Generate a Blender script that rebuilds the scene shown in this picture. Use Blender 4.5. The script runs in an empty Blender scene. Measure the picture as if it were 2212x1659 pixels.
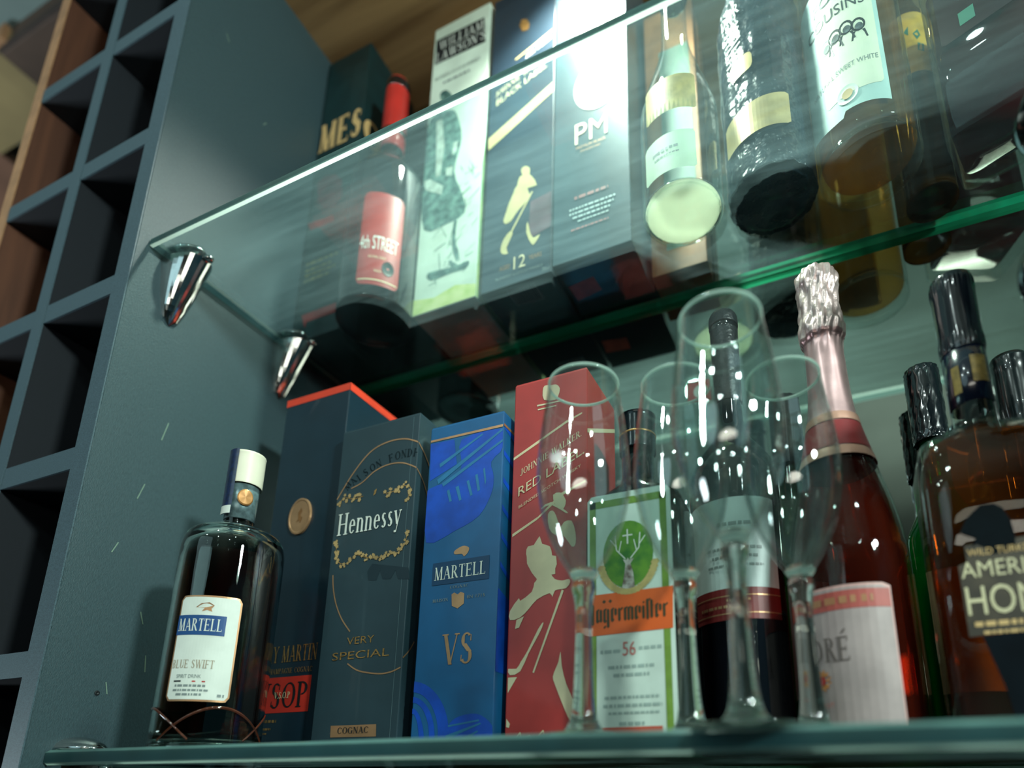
import bpy, bmesh, math, random
from math import sin, cos, pi, radians, sqrt
from mathutils import Vector, Matrix
from mathutils.geometry import tessellate_polygon

random.seed(7)
SC = bpy.context.scene
COL = SC.collection

# ------------------------------------------------------------------ camera
CAMP = (0.62, 0.0, 1.45)
cd = bpy.data.cameras.new('camera'); cam = bpy.data.objects.new('camera', cd); COL.objects.link(cam)
rx = Vector((0.92105, 0.38945, 0.00117)); dn = Vector((-0.10068, 0.241, -0.96529)); fw = Vector((-0.37622, 0.88896, 0.26118))
cam.matrix_world = Matrix(((rx.x, -dn.x, -fw.x, CAMP[0]), (rx.y, -dn.y, -fw.y, CAMP[1]), (rx.z, -dn.z, -fw.z, CAMP[2]), (0, 0, 0, 1)))
cd.sensor_width = 36.0
cd.lens = 1382.79 / 2212 * 36.0
cd.shift_x = (1106 - 1250.48) / 2212
cd.shift_y = (1324.06 - 829.5) / 2212
cd.clip_start = 0.01
cd.dof.use_dof = True; cd.dof.focus_distance = 0.56; cd.dof.aperture_fstop = 2.2
SC.camera = cam

# ------------------------------------------------------------------ exposure, world, lights
SC.view_settings.view_transform = 'Standard'
SC.view_settings.look = 'None'
SC.view_settings.exposure = 0.0
SC.view_settings.gamma = 1.0
SC.view_settings.use_curve_mapping = False
w = bpy.data.worlds.new('world'); SC.world = w; w.use_nodes = True
w.node_tree.nodes['Background'].inputs[0].default_value = (0.10, 0.30, 0.36, 1)
w.node_tree.nodes['Background'].inputs[1].default_value = 0.15
SC.cycles.max_bounces = 14; SC.cycles.transmission_bounces = 12; SC.cycles.glossy_bounces = 8
SC.cycles.transparent_max_bounces = 16; SC.cycles.diffuse_bounces = 3
SC.cycles.caustics_reflective = False; SC.cycles.caustics_refractive = False
SC.cycles.sample_clamp_indirect = 4.0
SC.cycles.use_denoising = True


def aim(o, target):
    d = Vector(target) - o.location
    o.rotation_euler = d.to_track_quat('-Z', 'Y').to_euler()


def light(name, kind, loc, power, color, size=0.1, target=None, **kw):
    l = bpy.data.lights.new(name, kind); l.energy = power; l.color = color
    if kind == 'AREA': l.shape = 'DISK'; l.size = size
    else: l.shadow_soft_size = size
    for k, v in kw.items(): setattr(l, k, v)
    o = bpy.data.objects.new(name, l); COL.objects.link(o); o.location = loc
    if target: aim(o, target)
    return o


# a bright lamp high on the right of the room lights fronts and throws the shadows on the side panel
light('room_lamp_light', 'AREA', (1.70, -0.25, 2.20), 26.0, (0.82, 1.0, 0.93), 0.15, (0.35, 0.45, 1.7))
# downlight recessed in the top board of the cabinet
light('cabinet_spot_light', 'SPOT', (0.40, 0.445, 2.478), 46.0, (0.92, 1.0, 0.88), 0.022, (0.43, 0.46, 1.9), spot_size=radians(118), spot_blend=1.0)
# ceiling downlights of the room: small, they make the sparkles
for lx, ly in ((0.2, -0.9), (1.5, -0.75), (0.55, -1.7), (1.7, -1.6), (-0.5, -1.5)):
    light('downlight_light', 'SPOT', (lx, ly, 2.90), 11.0, (0.80, 1.0, 0.95), 0.03, (lx * .5 + .2, 0.35, 1.6), spot_size=radians(75), spot_blend=0.6)
light('ceiling_fill_light', 'AREA', (0.9, -1.6, 1.9), 19.0, (1.0, 0.98, 0.84), 1.2, (0.8, -1.3, 3.0))  # added fill without a fixture, brightens the ceiling seen in the mirror
light('left_fill_light', 'AREA', (-1.6, -0.3, 1.2), 24.0, (0.8, 0.95, 1.0), 0.5, (-1.1, 0.4, 3.0))  # added fill without a fixture, lifts the ceiling beyond the rack
light('room_fill_light', 'AREA', (-0.6, -2.2, 2.6), 8.0, (0.62, 0.95, 1.0), 1.6, (0.2, 0.4, 1.6))

# ------------------------------------------------------------------ materials
def lin(c):
    c = c / 255.0
    return c / 12.92 if c <= 0.04045 else ((c + 0.055) / 1.055) ** 2.4


def rgb(t): return (lin(t[0]), lin(t[1]), lin(t[2]), 1)


MATS = {}


def mat(name, col, rough=0.5, metal=0.0, noise=0.0, nscale=40.0, bump=0.0, bscale=200.0, coat=0.0, spec=0.5, trans=0.0, ior=1.45, stretch=None, emit=None, estr=1.0, bdist=0.002, col2=None):
    if name in MATS: return MATS[name]
    m = bpy.data.materials.new(name); m.use_nodes = True; nt = m.node_tree; N = nt.nodes; L = nt.links
    p = N['Principled BSDF']
    p.inputs['Base Color'].default_value = rgb(col); p.inputs['Roughness'].default_value = rough
    p.inputs['Metallic'].default_value = metal; p.inputs['Coat Weight'].default_value = coat
    p.inputs['Specular IOR Level'].default_value = spec
    p.inputs['Transmission Weight'].default_value = trans; p.inputs['IOR'].default_value = ior
    if emit:
        p.inputs['Emission Color'].default_value = rgb(emit); p.inputs['Emission Strength'].default_value = estr
    if noise or bump or col2:
        tc = N.new('ShaderNodeTexCoord'); mp = N.new('ShaderNodeMapping'); L.new(tc.outputs['Object'], mp.inputs[0])
        if stretch: mp.inputs['Scale'].default_value = stretch
    if noise or col2:
        n = N.new('ShaderNodeTexNoise'); n.inputs['Scale'].default_value = nscale; n.inputs['Detail'].default_value = 5
        L.new(mp.outputs[0], n.inputs[0])
        mx = N.new('ShaderNodeMix'); mx.data_type = 'RGBA'
        mx.inputs[6].default_value = rgb(col)
        c2 = col2 if col2 else tuple(max(0, c * (1 - noise)) for c in col)
        mx.inputs[7].default_value = rgb(c2)
        cr = N.new('ShaderNodeMapRange'); cr.inputs[1].default_value = 0.38; cr.inputs[2].default_value = 0.62
        L.new(n.outputs[0], cr.inputs[0]); L.new(cr.outputs[0], mx.inputs[0]); L.new(mx.outputs[2], p.inputs['Base Color'])
    if bump:
        n2 = N.new('ShaderNodeTexNoise'); n2.inputs['Scale'].default_value = bscale; n2.inputs['Detail'].default_value = 3
        L.new(mp.outputs[0], n2.inputs[0]); b = N.new('ShaderNodeBump'); b.inputs['Strength'].default_value = bump; b.inputs['Distance'].default_value = bdist
        L.new(n2.outputs[0], b.inputs['Height']); L.new(b.outputs[0], p.inputs['Normal'])
    MATS[name] = m
    return m


def sheet_glass(name, tint, dust, ior=1.5):
    """flat pane: see-through with a fresnel reflection and a dusty, wiped surface"""
    m = bpy.data.materials.new(name); m.use_nodes = True; nt = m.node_tree; N = nt.nodes; L = nt.links
    N.remove(N['Principled BSDF']); out = N['Material Output']
    tr = N.new('ShaderNodeBsdfTransparent'); tr.inputs[0].default_value = rgb(tint)
    gl = N.new('ShaderNodeBsdfGlossy'); gl.inputs['Roughness'].default_value = 0.03
    fr = N.new('ShaderNodeFresnel'); ge = N.new('ShaderNodeNewGeometry'); io = N.new('ShaderNodeMapRange'); io.inputs[3].default_value = ior; io.inputs[4].default_value = 1 / ior
    L.new(ge.outputs['Backfacing'], io.inputs[0]); L.new(io.outputs[0], fr.inputs[0])      # same reflectance on either side of a face
    m1 = N.new('ShaderNodeMixShader'); L.new(fr.outputs[0], m1.inputs[0]); L.new(tr.outputs[0], m1.inputs[1]); L.new(gl.outputs[0], m1.inputs[2])
    df = N.new('ShaderNodeBsdfDiffuse'); df.inputs[0].default_value = rgb((186, 222, 228))
    tl = N.new('ShaderNodeBsdfTranslucent'); tl.inputs[0].default_value = rgb((196, 232, 240))
    m2 = N.new('ShaderNodeMixShader'); m2.inputs[0].default_value = 0.95; L.new(df.outputs[0], m2.inputs[1]); L.new(tl.outputs[0], m2.inputs[2])
    tc = N.new('ShaderNodeTexCoord'); mp = N.new('ShaderNodeMapping'); mp.inputs['Rotation'].default_value = (0, 0, radians(24)); mp.inputs['Scale'].default_value = (6, 60, 6)
    L.new(tc.outputs['Object'], mp.inputs[0]); nz = N.new('ShaderNodeTexNoise'); nz.inputs['Scale'].default_value = 1.3; nz.inputs['Detail'].default_value = 6
    L.new(mp.outputs[0], nz.inputs[0]); mr = N.new('ShaderNodeMapRange'); mr.inputs[1].default_value = 0.35; mr.inputs[2].default_value = 0.75
    mr.inputs[3].default_value = dust * 0.5; mr.inputs[4].default_value = dust * 1.5; L.new(nz.outputs[0], mr.inputs[0])
    m3 = N.new('ShaderNodeMixShader'); L.new(mr.outputs[0], m3.inputs[0]); L.new(m1.outputs[0], m3.inputs[1]); L.new(m2.outputs[0], m3.inputs[2])
    L.new(m3.outputs[0], out.inputs[0]); MATS[name] = m
    return m


def glass(name, tint, rough=0.0, ior=1.48):
    if name in MATS: return MATS[name]
    m = bpy.data.materials.new(name); m.use_nodes = True; nt = m.node_tree; N = nt.nodes; L = nt.links
    N.remove(N['Principled BSDF']); out = N['Material Output']
    g = N.new('ShaderNodeBsdfGlass'); g.inputs['Color'].default_value = rgb(tint); g.inputs['Roughness'].default_value = rough; g.inputs['IOR'].default_value = ior
    tc = N.new('ShaderNodeTexCoord'); nz = N.new('ShaderNodeTexNoise'); nz.inputs['Scale'].default_value = 25; L.new(tc.outputs['Object'], nz.inputs[0])
    b = N.new('ShaderNodeBump'); b.inputs['Strength'].default_value = 0.04; b.inputs['Distance'].default_value = 0.002; L.new(nz.outputs[0], b.inputs['Height']); L.new(b.outputs[0], g.inputs['Normal'])
    L.new(g.outputs[0], out.inputs[0]); MATS[name] = m
    return m


def wood(name, c1, c2, axis='x'):
    m = bpy.data.materials.new(name); m.use_nodes = True; nt = m.node_tree; N = nt.nodes; L = nt.links
    p = N['Principled BSDF']; p.inputs['Roughness'].default_value = 0.45
    tc = N.new('ShaderNodeTexCoord'); mp = N.new('ShaderNodeMapping'); L.new(tc.outputs['Object'], mp.inputs[0])
    mp.inputs['Scale'].default_value = (1.2, 14, 14) if axis == 'x' else (14, 14, 1.2)
    nz = N.new('ShaderNodeTexNoise'); nz.inputs['Scale'].default_value = 1.6; nz.inputs['Detail'].default_value = 6; nz.inputs['Distortion'].default_value = 0.6
    L.new(mp.outputs[0], nz.inputs[0]); cr = N.new('ShaderNodeValToRGB')
    cr.color_ramp.elements[0].color = rgb(c1); cr.color_ramp.elements[1].color = rgb(c2)
    cr.color_ramp.elements[0].position = 0.35; cr.color_ramp.elements[1].position = 0.65
    L.new(nz.outputs[0], cr.inputs[0]); L.new(cr.outputs[0], p.inputs['Base Color']); MATS[name] = m
    return m


M_PANEL = mat('graphite_laminate', (56, 77, 83), 0.42, noise=0.10, nscale=900, bump=0.25, bscale=1800, stretch=(1, 1, .25))
M_DARKLAM = mat('dark_laminate', (34, 42, 50), 0.6, noise=0.1, nscale=600)
M_EDGE = mat('edge_band', (78, 100, 110), 0.5, noise=0.25, nscale=1400)
M_OAK = wood('oak_board', (128, 96, 62), (186, 148, 102))
M_BROWN = wood('brown_board', (70, 44, 34), (104, 66, 48), 'z')
M_OAKEDGE = mat('oak_edge', (176, 132, 96), 0.5, noise=0.12)
M_SHELF = sheet_glass('shelf_glass', (234, 244, 242), 0.034)
M_THIN = sheet_glass('thin_clear_glass', (248, 252, 250), 0.015)
M_BOWL = sheet_glass('bowl_glass', (248, 252, 251), 0.008, 1.85)

def glow_edge(name, col, tcol, w_):
    m = mat(name, col, 0.18, coat=0.4, noise=0.2, nscale=20); nt = m.node_tree; N = nt.nodes; L = nt.links
    tl = N.new('ShaderNodeBsdfTranslucent'); tl.inputs[0].default_value = rgb(tcol); mx = N.new('ShaderNodeMixShader'); mx.inputs[0].default_value = w_
    L.new(N['Principled BSDF'].outputs[0], mx.inputs[1]); L.new(tl.outputs[0], mx.inputs[2]); L.new(mx.outputs[0], N['Material Output'].inputs[0])
    return m


def see_through(name, tint, body, w_=0.18, ior=1.45):
    """thin coloured glass or clear liquid: straight see-through tint, a little body colour, fresnel gloss"""
    if name in MATS: return MATS[name]
    m = bpy.data.materials.new(name); m.use_nodes = True; nt = m.node_tree; N = nt.nodes; L = nt.links
    N.remove(N['Principled BSDF']); out = N['Material Output']
    tr = N.new('ShaderNodeBsdfTransparent'); tr.inputs[0].default_value = rgb(tint)
    tl = N.new('ShaderNodeBsdfTranslucent'); tl.inputs[0].default_value = rgb(body)
    df = N.new('ShaderNodeBsdfDiffuse'); df.inputs[0].default_value = rgb(body)
    md = N.new('ShaderNodeMixShader'); md.inputs[0].default_value = 0.6; L.new(df.outputs[0], md.inputs[1]); L.new(tl.outputs[0], md.inputs[2])
    tc = N.new('ShaderNodeTexCoord'); nz = N.new('ShaderNodeTexNoise'); nz.inputs['Scale'].default_value = 14; L.new(tc.outputs['Object'], nz.inputs[0])
    mr = N.new('ShaderNodeMapRange'); mr.inputs[3].default_value = w_ * .4; mr.inputs[4].default_value = w_ * 1.6; L.new(nz.outputs[0], mr.inputs[0])
    m0 = N.new('ShaderNodeMixShader'); L.new(mr.outputs[0], m0.inputs[0]); L.new(tr.outputs[0], m0.inputs[1]); L.new(md.outputs[0], m0.inputs[2])
    gl = N.new('ShaderNodeBsdfGlossy'); gl.inputs['Roughness'].default_value = 0.03
    fr = N.new('ShaderNodeFresnel'); ge = N.new('ShaderNodeNewGeometry'); io = N.new('ShaderNodeMapRange'); io.inputs[3].default_value = ior; io.inputs[4].default_value = 1 / ior
    L.new(ge.outputs['Backfacing'], io.inputs[0]); L.new(io.outputs[0], fr.inputs[0])
    m1 = N.new('ShaderNodeMixShader'); L.new(fr.outputs[0], m1.inputs[0]); L.new(m0.outputs[0], m1.inputs[1]); L.new(gl.outputs[0], m1.inputs[2])
    L.new(m1.outputs[0], out.inputs[0]); MATS[name] = m
    return m



M_STEM = glass('stem_glass', (250, 255, 252), 0.0, 1.52)
_n = M_STEM.node_tree; _g = [n for n in _n.nodes if n.type == 'BSDF_GLASS'][0]; _d = _n.nodes.new('ShaderNodeBsdfTranslucent'); _d.inputs[0].default_value = rgb((220, 240, 236))
_x = _n.nodes.new('ShaderNodeMixShader'); _x.inputs[0].default_value = 0.14; _n.links.new(_g.outputs[0], _x.inputs[1]); _n.links.new(_d.outputs[0], _x.inputs[2]); _n.links.new(_x.outputs[0], _n.nodes['Material Output'].inputs[0])  # white mixed in, stands for room light refracted by the stems
M_RIMG = see_through('rim_glass', (226, 240, 236), (214, 234, 226), .55, 1.6)  # whitish body colour stands for lamp reflections along the rims
M_SHELFEDGE = glow_edge('shelf_glass_edge', (38, 78, 84), (190, 228, 220), 0.40)
M_SHELFREAR = glow_edge('shelf_glass_rear_edge', (34, 196, 142), (60, 200, 150), 0.4)
M_SHELFARRIS = glow_edge('shelf_glass_arris', (130, 180, 174), (230, 245, 238), 0.6)  # coloured paler than the edge, for the spotlight the arris catches
M_CHROME = mat('chrome', (190, 196, 196), 0.12, metal=1.0, noise=0.05)
M_MIRROR = mat('mirror_silvering', (196, 204, 196), 0.015, metal=1.0, noise=0.03, nscale=6)
M_GLASS = glass('clear_glass', (246, 252, 250))
M_WHITE = mat('white_paper', (226, 232, 222), 0.6, noise=0.05)
M_CREAM = mat('cream_print', (222, 206, 164), 0.5, noise=0.05)
M_GOLD = mat('gold_foil', (206, 160, 96), 0.32, metal=0.7, noise=0.25, nscale=300)
M_COPPER = mat('copper_foil', (196, 150, 110), 0.35, metal=0.6, noise=0.1)
M_INK = mat('black_ink', (20, 26, 30), 0.5, noise=0.1)
M_GREY = mat('grey_ink', (130, 142, 140), 0.5, noise=0.1)
M_REDINK = mat('red_ink', (190, 52, 44), 0.45, noise=0.08)

# ------------------------------------------------------------------ mesh helpers
def mk(name, verts, faces, m, parent=None, loc=None, smooth=False, mats=None, fm=None):
    me = bpy.data.meshes.new(name); me.from_pydata([tuple(v) for v in verts], [], faces); me.update()
    for x in (mats or [m]): me.materials.append(x)
    if fm:
        for i, k in enumerate(fm): me.polygons[i].material_index = k
    if smooth: me.polygons.foreach_set('use_smooth', [True] * len(me.polygons))
    o = bpy.data.objects.new(name, me); COL.objects.link(o)
    if parent: o.parent = parent
    if loc: o.location = loc
    return o


def thing(name, label, cat, loc, group=None, rotz=0):
    o = bpy.data.objects.new(name, None); o.empty_display_size = 0.02; COL.objects.link(o); o.location = loc; o.rotation_euler = (0, 0, rotz)
    o['label'] = label; o['category'] = cat
    if group: o['group'] = group
    return o


def tag(o, label, cat, group=None):
    o['label'] = label; o['category'] = cat
    if group: o['group'] = group
    return o


def box(name, a, b, m, parent=None, bevel=0.0, seg=2, loc=None):
    """box from corner a to corner b, edges rounded"""
    bm = bmesh.new(); bmesh.ops.create_cube(bm, size=1)
    for v in bm.verts:
        v.co = Vector([(a[i] + b[i]) / 2 + v.co[i] * (b[i] - a[i]) for i in range(3)])
    if bevel: bmesh.ops.bevel(bm, geom=list(bm.edges), offset=bevel, segments=seg, affect='EDGES', profile=0.6)
    me = bpy.data.meshes.new(name); bm.to_mesh(me); bm.free(); me.materials.append(m)
    o = bpy.data.objects.new(name, me); COL.objects.link(o)
    if parent: o.parent = parent
    if loc: o.location = loc
    return o


def lathe_vf(prof, n=48, z0=0.0, flip=False, wob=None, closed=False):
    V = []; F = []; rows = []
    for r, z in prof:
        if r < 1e-6:
            rows.append([len(V)]); V.append((0, 0, z + z0))
        else:
            row = []
            for k in range(n):
                a = 2 * pi * k / n; rr = r
                if wob: rr = r * wob(a, z)
                row.append(len(V)); V.append((rr * cos(a), rr * sin(a), z + z0))
            rows.append(row)
    for i in range(len(rows) - 1):
        A, B = rows[i], rows[i + 1]
        for k in range(n):
            k2 = (k + 1) % n
            if len(A) == 1 and len(B) == 1: break
            if len(A) == 1: f = [A[0], B[k2], B[k]]
            elif len(B) == 1: f = [A[k], A[k2], B[0]]
            else: f = [A[k], A[k2], B[k2], B[k]]
            F.append(f[::-1] if flip else f)
    return V, F


def lathe(name, prof, m, parent=None, n=48, inner=None, wob=None, loc=None):
    """solid of revolution, profile from bottom axis to top; inner = cavity profile (from its bottom axis up)"""
    V, F = lathe_vf(prof, n, wob=wob)
    if inner:
        V2, F2 = lathe_vf(inner, n, flip=True)
        o = len(V); V += V2; F += [[i + o for i in f] for f in F2]
    ob = mk(name, V, F, m, parent, loc, smooth=True)
    return ob


def smooth_prof(pts, n=5):
    """round a polyline profile with a Catmull curve; a point given as (r, z, 1) stays a corner"""
    out = []
    P = [(p[0], p[1]) for p in pts]; S = [len(p) > 2 for p in pts]
    for i in range(len(P) - 1):
        p1, p2 = P[i], P[i + 1]
        p0 = P[i - 1] if i > 0 and not S[i] else p1
        p3 = P[i + 2] if i + 2 < len(P) and not S[i + 1] else p2
        for k in range(n):
            t = k / n
            q = []
            for a in range(2):
                q.append(0.5 * (2 * p1[a] + (p2[a] - p0[a]) * t + (2 * p0[a] - 5 * p1[a] + 4 * p2[a] - p3[a]) * t * t + (3 * p1[a] - p0[a] - 3 * p2[a] + p3[a]) * t ** 3))
            out.append((max(0, q[0]), q[1]))
    out.append(P[-1])
    return out


# ------------------------------------------------------------------ flat print on faces and on round bottles
def plane_map(x0=0.0, y=0.0, z0=0.0):
    return lambda s, t, e: (x0 + s, y - e, z0 + t)


def side_map(x=0.0, y0=0.0, z0=0.0):      # right-hand face of a box, s runs away from the viewer
    return lambda s, t, e: (x + e, y0 + s, z0 + t)


def cyl_map(r, thc, z0=0.0):               # s = arc length from the angle thc (degrees from the front, to the right)
    def f(s, t, e):
        a = radians(thc) + s / r
        return ((r + e) * sin(a), -(r + e) * cos(a), z0 + t)
    return f


def print_polys(name, polys, m, parent, fmap, e=0.0003, mm=True, label=None):
    V = []; F = []
    k = 0.001 if mm else 1.0
    for n_, poly in enumerate(polys):
        b = len(V)
        V += [fmap(x * k, z * k, e + n_ * 1.5e-6) for x, z in poly]
        if len(poly) == 3: F.append([b, b + 1, b + 2])
        elif len(poly) == 4 and mm is not None and False: F.append([b, b + 1, b + 2, b + 3])
        else:
            for t in tessellate_polygon([[Vector((x, z, 0)) for x, z in poly]]): F.append([b + i for i in t])
    o = mk(name, V, F, m, parent)
    if label: o['label'] = label
    return o


def patch(name, s0, s1, z0, z1, m, parent, fmap, e=0.0002, rad=0.0, n=20, label=None, shear=0.0, top=None):
    """rounded rectangle as vertical strips so that it can wrap round a bottle"""
    V = []; F = []
    for k in range(n + 1):
        s = s0 + (s1 - s0) * k / n
        d = min(s - s0, s1 - s); c = 0.0
        if rad and d < rad: c = rad - sqrt(max(0.0, rad * rad - (rad - d) ** 2))
        h = shear * (s - s0) + (top(k / n) if top else 0)
        V += [fmap(s, z0 + c + shear * (s - s0), e), fmap(s, z1 - c + h, e)]
        if k: F.append([2 * k - 2, 2 * k, 2 * k + 1, 2 * k - 1])
    o = mk(name, V, F, m, parent)
    if label: o['label'] = label
    return o


_fc = {}


def sans_polys(txt):
    """triangles of a line of sans lettering, plus its extents"""
    if txt in _fc: return _fc[txt]
    cu = bpy.data.curves.new('line', 'FONT'); cu.body = txt; cu.resolution_u = 3; cu.fill_mode = 'FRONT'
    ob = bpy.data.objects.new('line', cu); COL.objects.link(ob)
    dg = bpy.context.evaluated_depsgraph_get(); me = bpy.data.meshes.new_from_object(ob.evaluated_get(dg)); 
    P = [[(me.vertices[i].co.x, me.vertices[i].co.y) for i in p.vertices] for p in me.polygons]
    bpy.data.objects.remove(ob); bpy.data.curves.remove(cu); bpy.data.meshes.remove(me)
    _fc[txt] = P
    return P


TH, TN = 0.155, 0.05


def bar(x0, y0, x1, y1, w):
    dx, dy = x1 - x0, y1 - y0; l = sqrt(dx * dx + dy * dy); 
    if abs(dy) > 1e-6 and abs(dy) > abs(dx) * .5:
        h = w / 2 * l / abs(dy)
        return [(x0 - h, y0), (x0 + h, y0), (x1 + h, y1), (x1 - h, y1)]
    nx, ny = -dy / l * w / 2, dx / l * w / 2
    return [(x0 + nx, y0 + ny), (x1 + nx, y1 + ny), (x1 - nx, y1 - ny), (x0 - nx, y0 - ny)]


def arc(cx, cy, rx_, ry_, a0, a1, n=12):
    Q = []
    for k in range(n):
        q = []
        for a in (a0 + (a1 - a0) * k / n, a0 + (a1 - a0) * (k + 1) / n):
            t = radians(a); w = TN + (TH - TN) * abs(cos(t))
            q.append(((cx + rx_ * cos(t), cy + ry_ * sin(t)), (cx + (rx_ - w) * cos(t), cy + (ry_ - min(w, TN * 1.2)) * sin(t))))
        Q.append([q[0][0], q[1][0], q[1][1], q[0][1]])
    return Q


def sf(x, y, wd): return [(x - wd / 2, y), (x + wd / 2, y), (x + wd / 2, y + .045), (x - wd / 2, y + .045)]


def G(c):
    S = lambda x, h=1.0: [bar(x, 0, x, h, TH), sf(x, 0, .32), sf(x, h - .045, .32)]
    tick = lambda x, y, d=1: [(x, y), (x + .05, y), (x + .05, y + .2 * d), (x + .02, y + .2 * d)]
    if c == 'A': return [bar(.1, 0, .4, 1, TN), bar(.38, 1, .7, 0, TH), bar(.2, .33, .58, .33, TN), sf(.1, 0, .24), sf(.7, 0, .32)], .84
    if c == 'B': return S(.16) + arc(.3, .76, .28, .24, -90, 90) + arc(.3, .27, .33, .27, -90, 90), .72
    if c == 'C': return arc(.42, .5, .38, .5, 40, 320) + [tick(.68, .7)], .82
    if c == 'D': return S(.16) + arc(.26, .5, .46, .5, -90, 90), .82
    if c == 'E': return S(.16) + [bar(.16, .97, .62, .97, TN), bar(.16, .5, .5, .5, TN), bar(.16, .03, .66, .03, TN), tick(.58, .8), tick(.62, 0), tick(.47, .4)], .74
    if c == 'F': return S(.16) + [bar(.16, .97, .62, .97, TN), bar(.16, .5, .5, .5, TN), tick(.58, .8), tick(.47, .4)], .7
    if c == 'G': return arc(.42, .5, .38, .5, 40, 300) + [bar(.7, 0.02, .7, .45, TH), sf(.7, .42, .3), tick(.66, .7)], .88
    if c == 'H': return S(.16) + S(.68) + [bar(.16, .5, .68, .5, TN)], .86
    if c == 'I': return S(.18), .36
    if c == 'J': return [bar(.28, .15, .28, 1, TH), sf(.28, .955, .32)] + arc(.14, .15, .2, .2, 180, 360, 6), .46
    if c == 'K': return S(.16) + [bar(.2, .42, .62, 1, TN), bar(.34, .58, .7, 0, TH), sf(.7, 0, .26), sf(.62, .955, .24)], .84
    if c == 'L': return S(.16) + [bar(.16, .03, .6, .03, TN), tick(.58, 0)], .7
    if c == 'M': return [bar(.12, 0, .16, 1, TN), bar(.16, 1, .46, 0, TH), bar(.46, 0, .78, 1, TN), bar(.82, 0, .8, 1, TH), sf(.12, 0, .24), sf(.82, 0, .32), sf(.16, .955, .2), sf(.82, .955, .2)], 1.0
    if c == 'N': return [bar(.14, 0, .14, 1, TN), bar(.16, 1, .68, 0, TH), bar(.7, 0, .7, 1, TN), sf(.14, 0, .24), sf(.12, .955, .2), sf(.7, .955, .24)], .86
    if c == 'O': return arc(.44, .5, .4, .5, 0, 360, 20), .88
    if c == 'P': return S(.16) + arc(.28, .74, .34, .26, -90, 90), .68
    if c == 'R': return S(.16) + arc(.28, .75, .32, .25, -90, 90) + [bar(.36, .5, .68, 0, TH), sf(.7, 0, .22)], .8
    if c == 'S': return arc(.31, .75, .24, .25, 40, 250, 10) + arc(.31, .25, .27, .26, -150, 75, 10) + [bar(.2, .64, .46, .38, TH), tick(.48, .72), tick(.06, .08)], .64
    if c == 'T': return [bar(.36, 0, .36, 1, TH), sf(.36, 0, .32), bar(.04, .97, .68, .97, TN), tick(.04, .8), tick(.64, .8)], .74
    if c == 'U': return [bar(.16, .3, .16, 1, TH), sf(.16, .955, .3), bar(.66, .3, .66, 1, TN), sf(.66, .955, .22)] + arc(.385, .3, .3, .3, 180, 360, 8), .8
    if c == 'V': return [bar(.14, 1, .42, 0, TH), bar(.42, 0, .7, 1, TN), sf(.14, .955, .3), sf(.7, .955, .24)], .8
    if c == 'W': return [bar(.12, 1, .36, 0, TH), bar(.36, 0, .56, 1, TN), bar(.54, 1, .78, 0, TH), bar(.78, 0, 1.02, 1, TN), sf(.12, .955, .28), sf(.54, .955, .2), sf(1.02, .955, .22)], 1.12
    if c == 'Y': return [bar(.12, 1, .38, .48, TH), bar(.38, .48, .66, 1, TN), bar(.38, 0, .38, .5, TH), sf(.38, 0, .32), sf(.12, .955, .28), sf(.66, .955, .22)], .76
    if c == 'e': return arc(.28, .33, .24, .33, 0, 320, 12) + [bar(.1, .36, .5, .36, TN)], .56
    if c == 'n': return [bar(.13, 0, .13, .66, TH * .9), sf(.13, 0, .24), sf(.1, .62, .16), bar(.46, 0, .46, .45, TH * .9), sf(.46, 0, .24)] + arc(.3, .42, .235, .24, 0, 160, 6), .62
    if c == 's': return arc(.21, .5, .16, .17, 40, 250, 7) + arc(.21, .17, .18, .17, -150, 75, 7) + [bar(.14, .43, .3, .25, TH * .8)], .44
    if c == 'y': return [bar(.1, .66, .28, .05, TH * .9), bar(.48, .66, .22, -.28, TN), sf(.1, .62, .2), sf(.48, .62, .18), bar(.08, -.26, .24, -.26, .09)], .56
    if c == '&': return arc(.3, .75, .2, .25, 0, 360, 10) + arc(.3, .27, .26, .27, 0, 360, 10), .66
    if c == "'": return [bar(.1, .75, .1, 1, .08)], .2
    if c == '.': return [bar(.1, 0, .1, .12, .12)], .22
    if c == ' ': return [], .4
    return [], .4


def serif_polys(txt, gap=0.04):
    out = []; x = 0
    for c in txt:
        g, adv = G(c)
        out += [[(px + x, py) for px, py in q] for q in g]; x += adv + gap
    return out


def fraktur_polys(txt):
    """black-letter word from broken stems with slanted ends"""
    out = []; x = 0.0; w = .16
    def st(x, y0, y1): return [(x, y0 + .08), (x + w / 2, y0), (x + w, y0 + .08), (x + w, y1 - .08), (x + w / 2, y1), (x, y1 - .08)]
    def cn(x, y): return [(x, y), (x + w * .9, y + .1), (x + w * 1.2, y + .02), (x + w * .3, y - .08)]
    for c in txt:
        if c == 'J': out += [st(x + .2, -.1, 1.0), cn(x, .92), cn(x, -.06)]; x += .5
        elif c in 'ae': out += [st(x, 0, .7), st(x + .24, .02 if c == 'a' else .3, .7), cn(x + .04, .64), cn(x + .04, .08)]; x += .48
        elif c == 'g': out += [st(x, 0, .7), st(x + .24, -.28, .7), cn(x + .04, .64), cn(x + .04, .05), cn(x, -.22)]; x += .5
        elif c == 'r': out += [st(x, 0, .7), cn(x + .14, .62)]; x += .38
        elif c == 'm': out += [st(x, 0, .7), st(x + .23, 0, .7), st(x + .46, 0, .7), cn(x + .06, .64), cn(x + .3, .64)]; x += .7
        elif c == 'i': out += [st(x, 0, .7), [(x + .03, .82), (x + .1, .9), (x + .17, .82), (x + .1, .76)]]; x += .26
        elif c == 's': out += [st(x, -.05, 1.0), cn(x + .1, .92)]; x += .26
        elif c == 't': out += [st(x, 0, .95), cn(x, .62)]; x += .3
    return out


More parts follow.
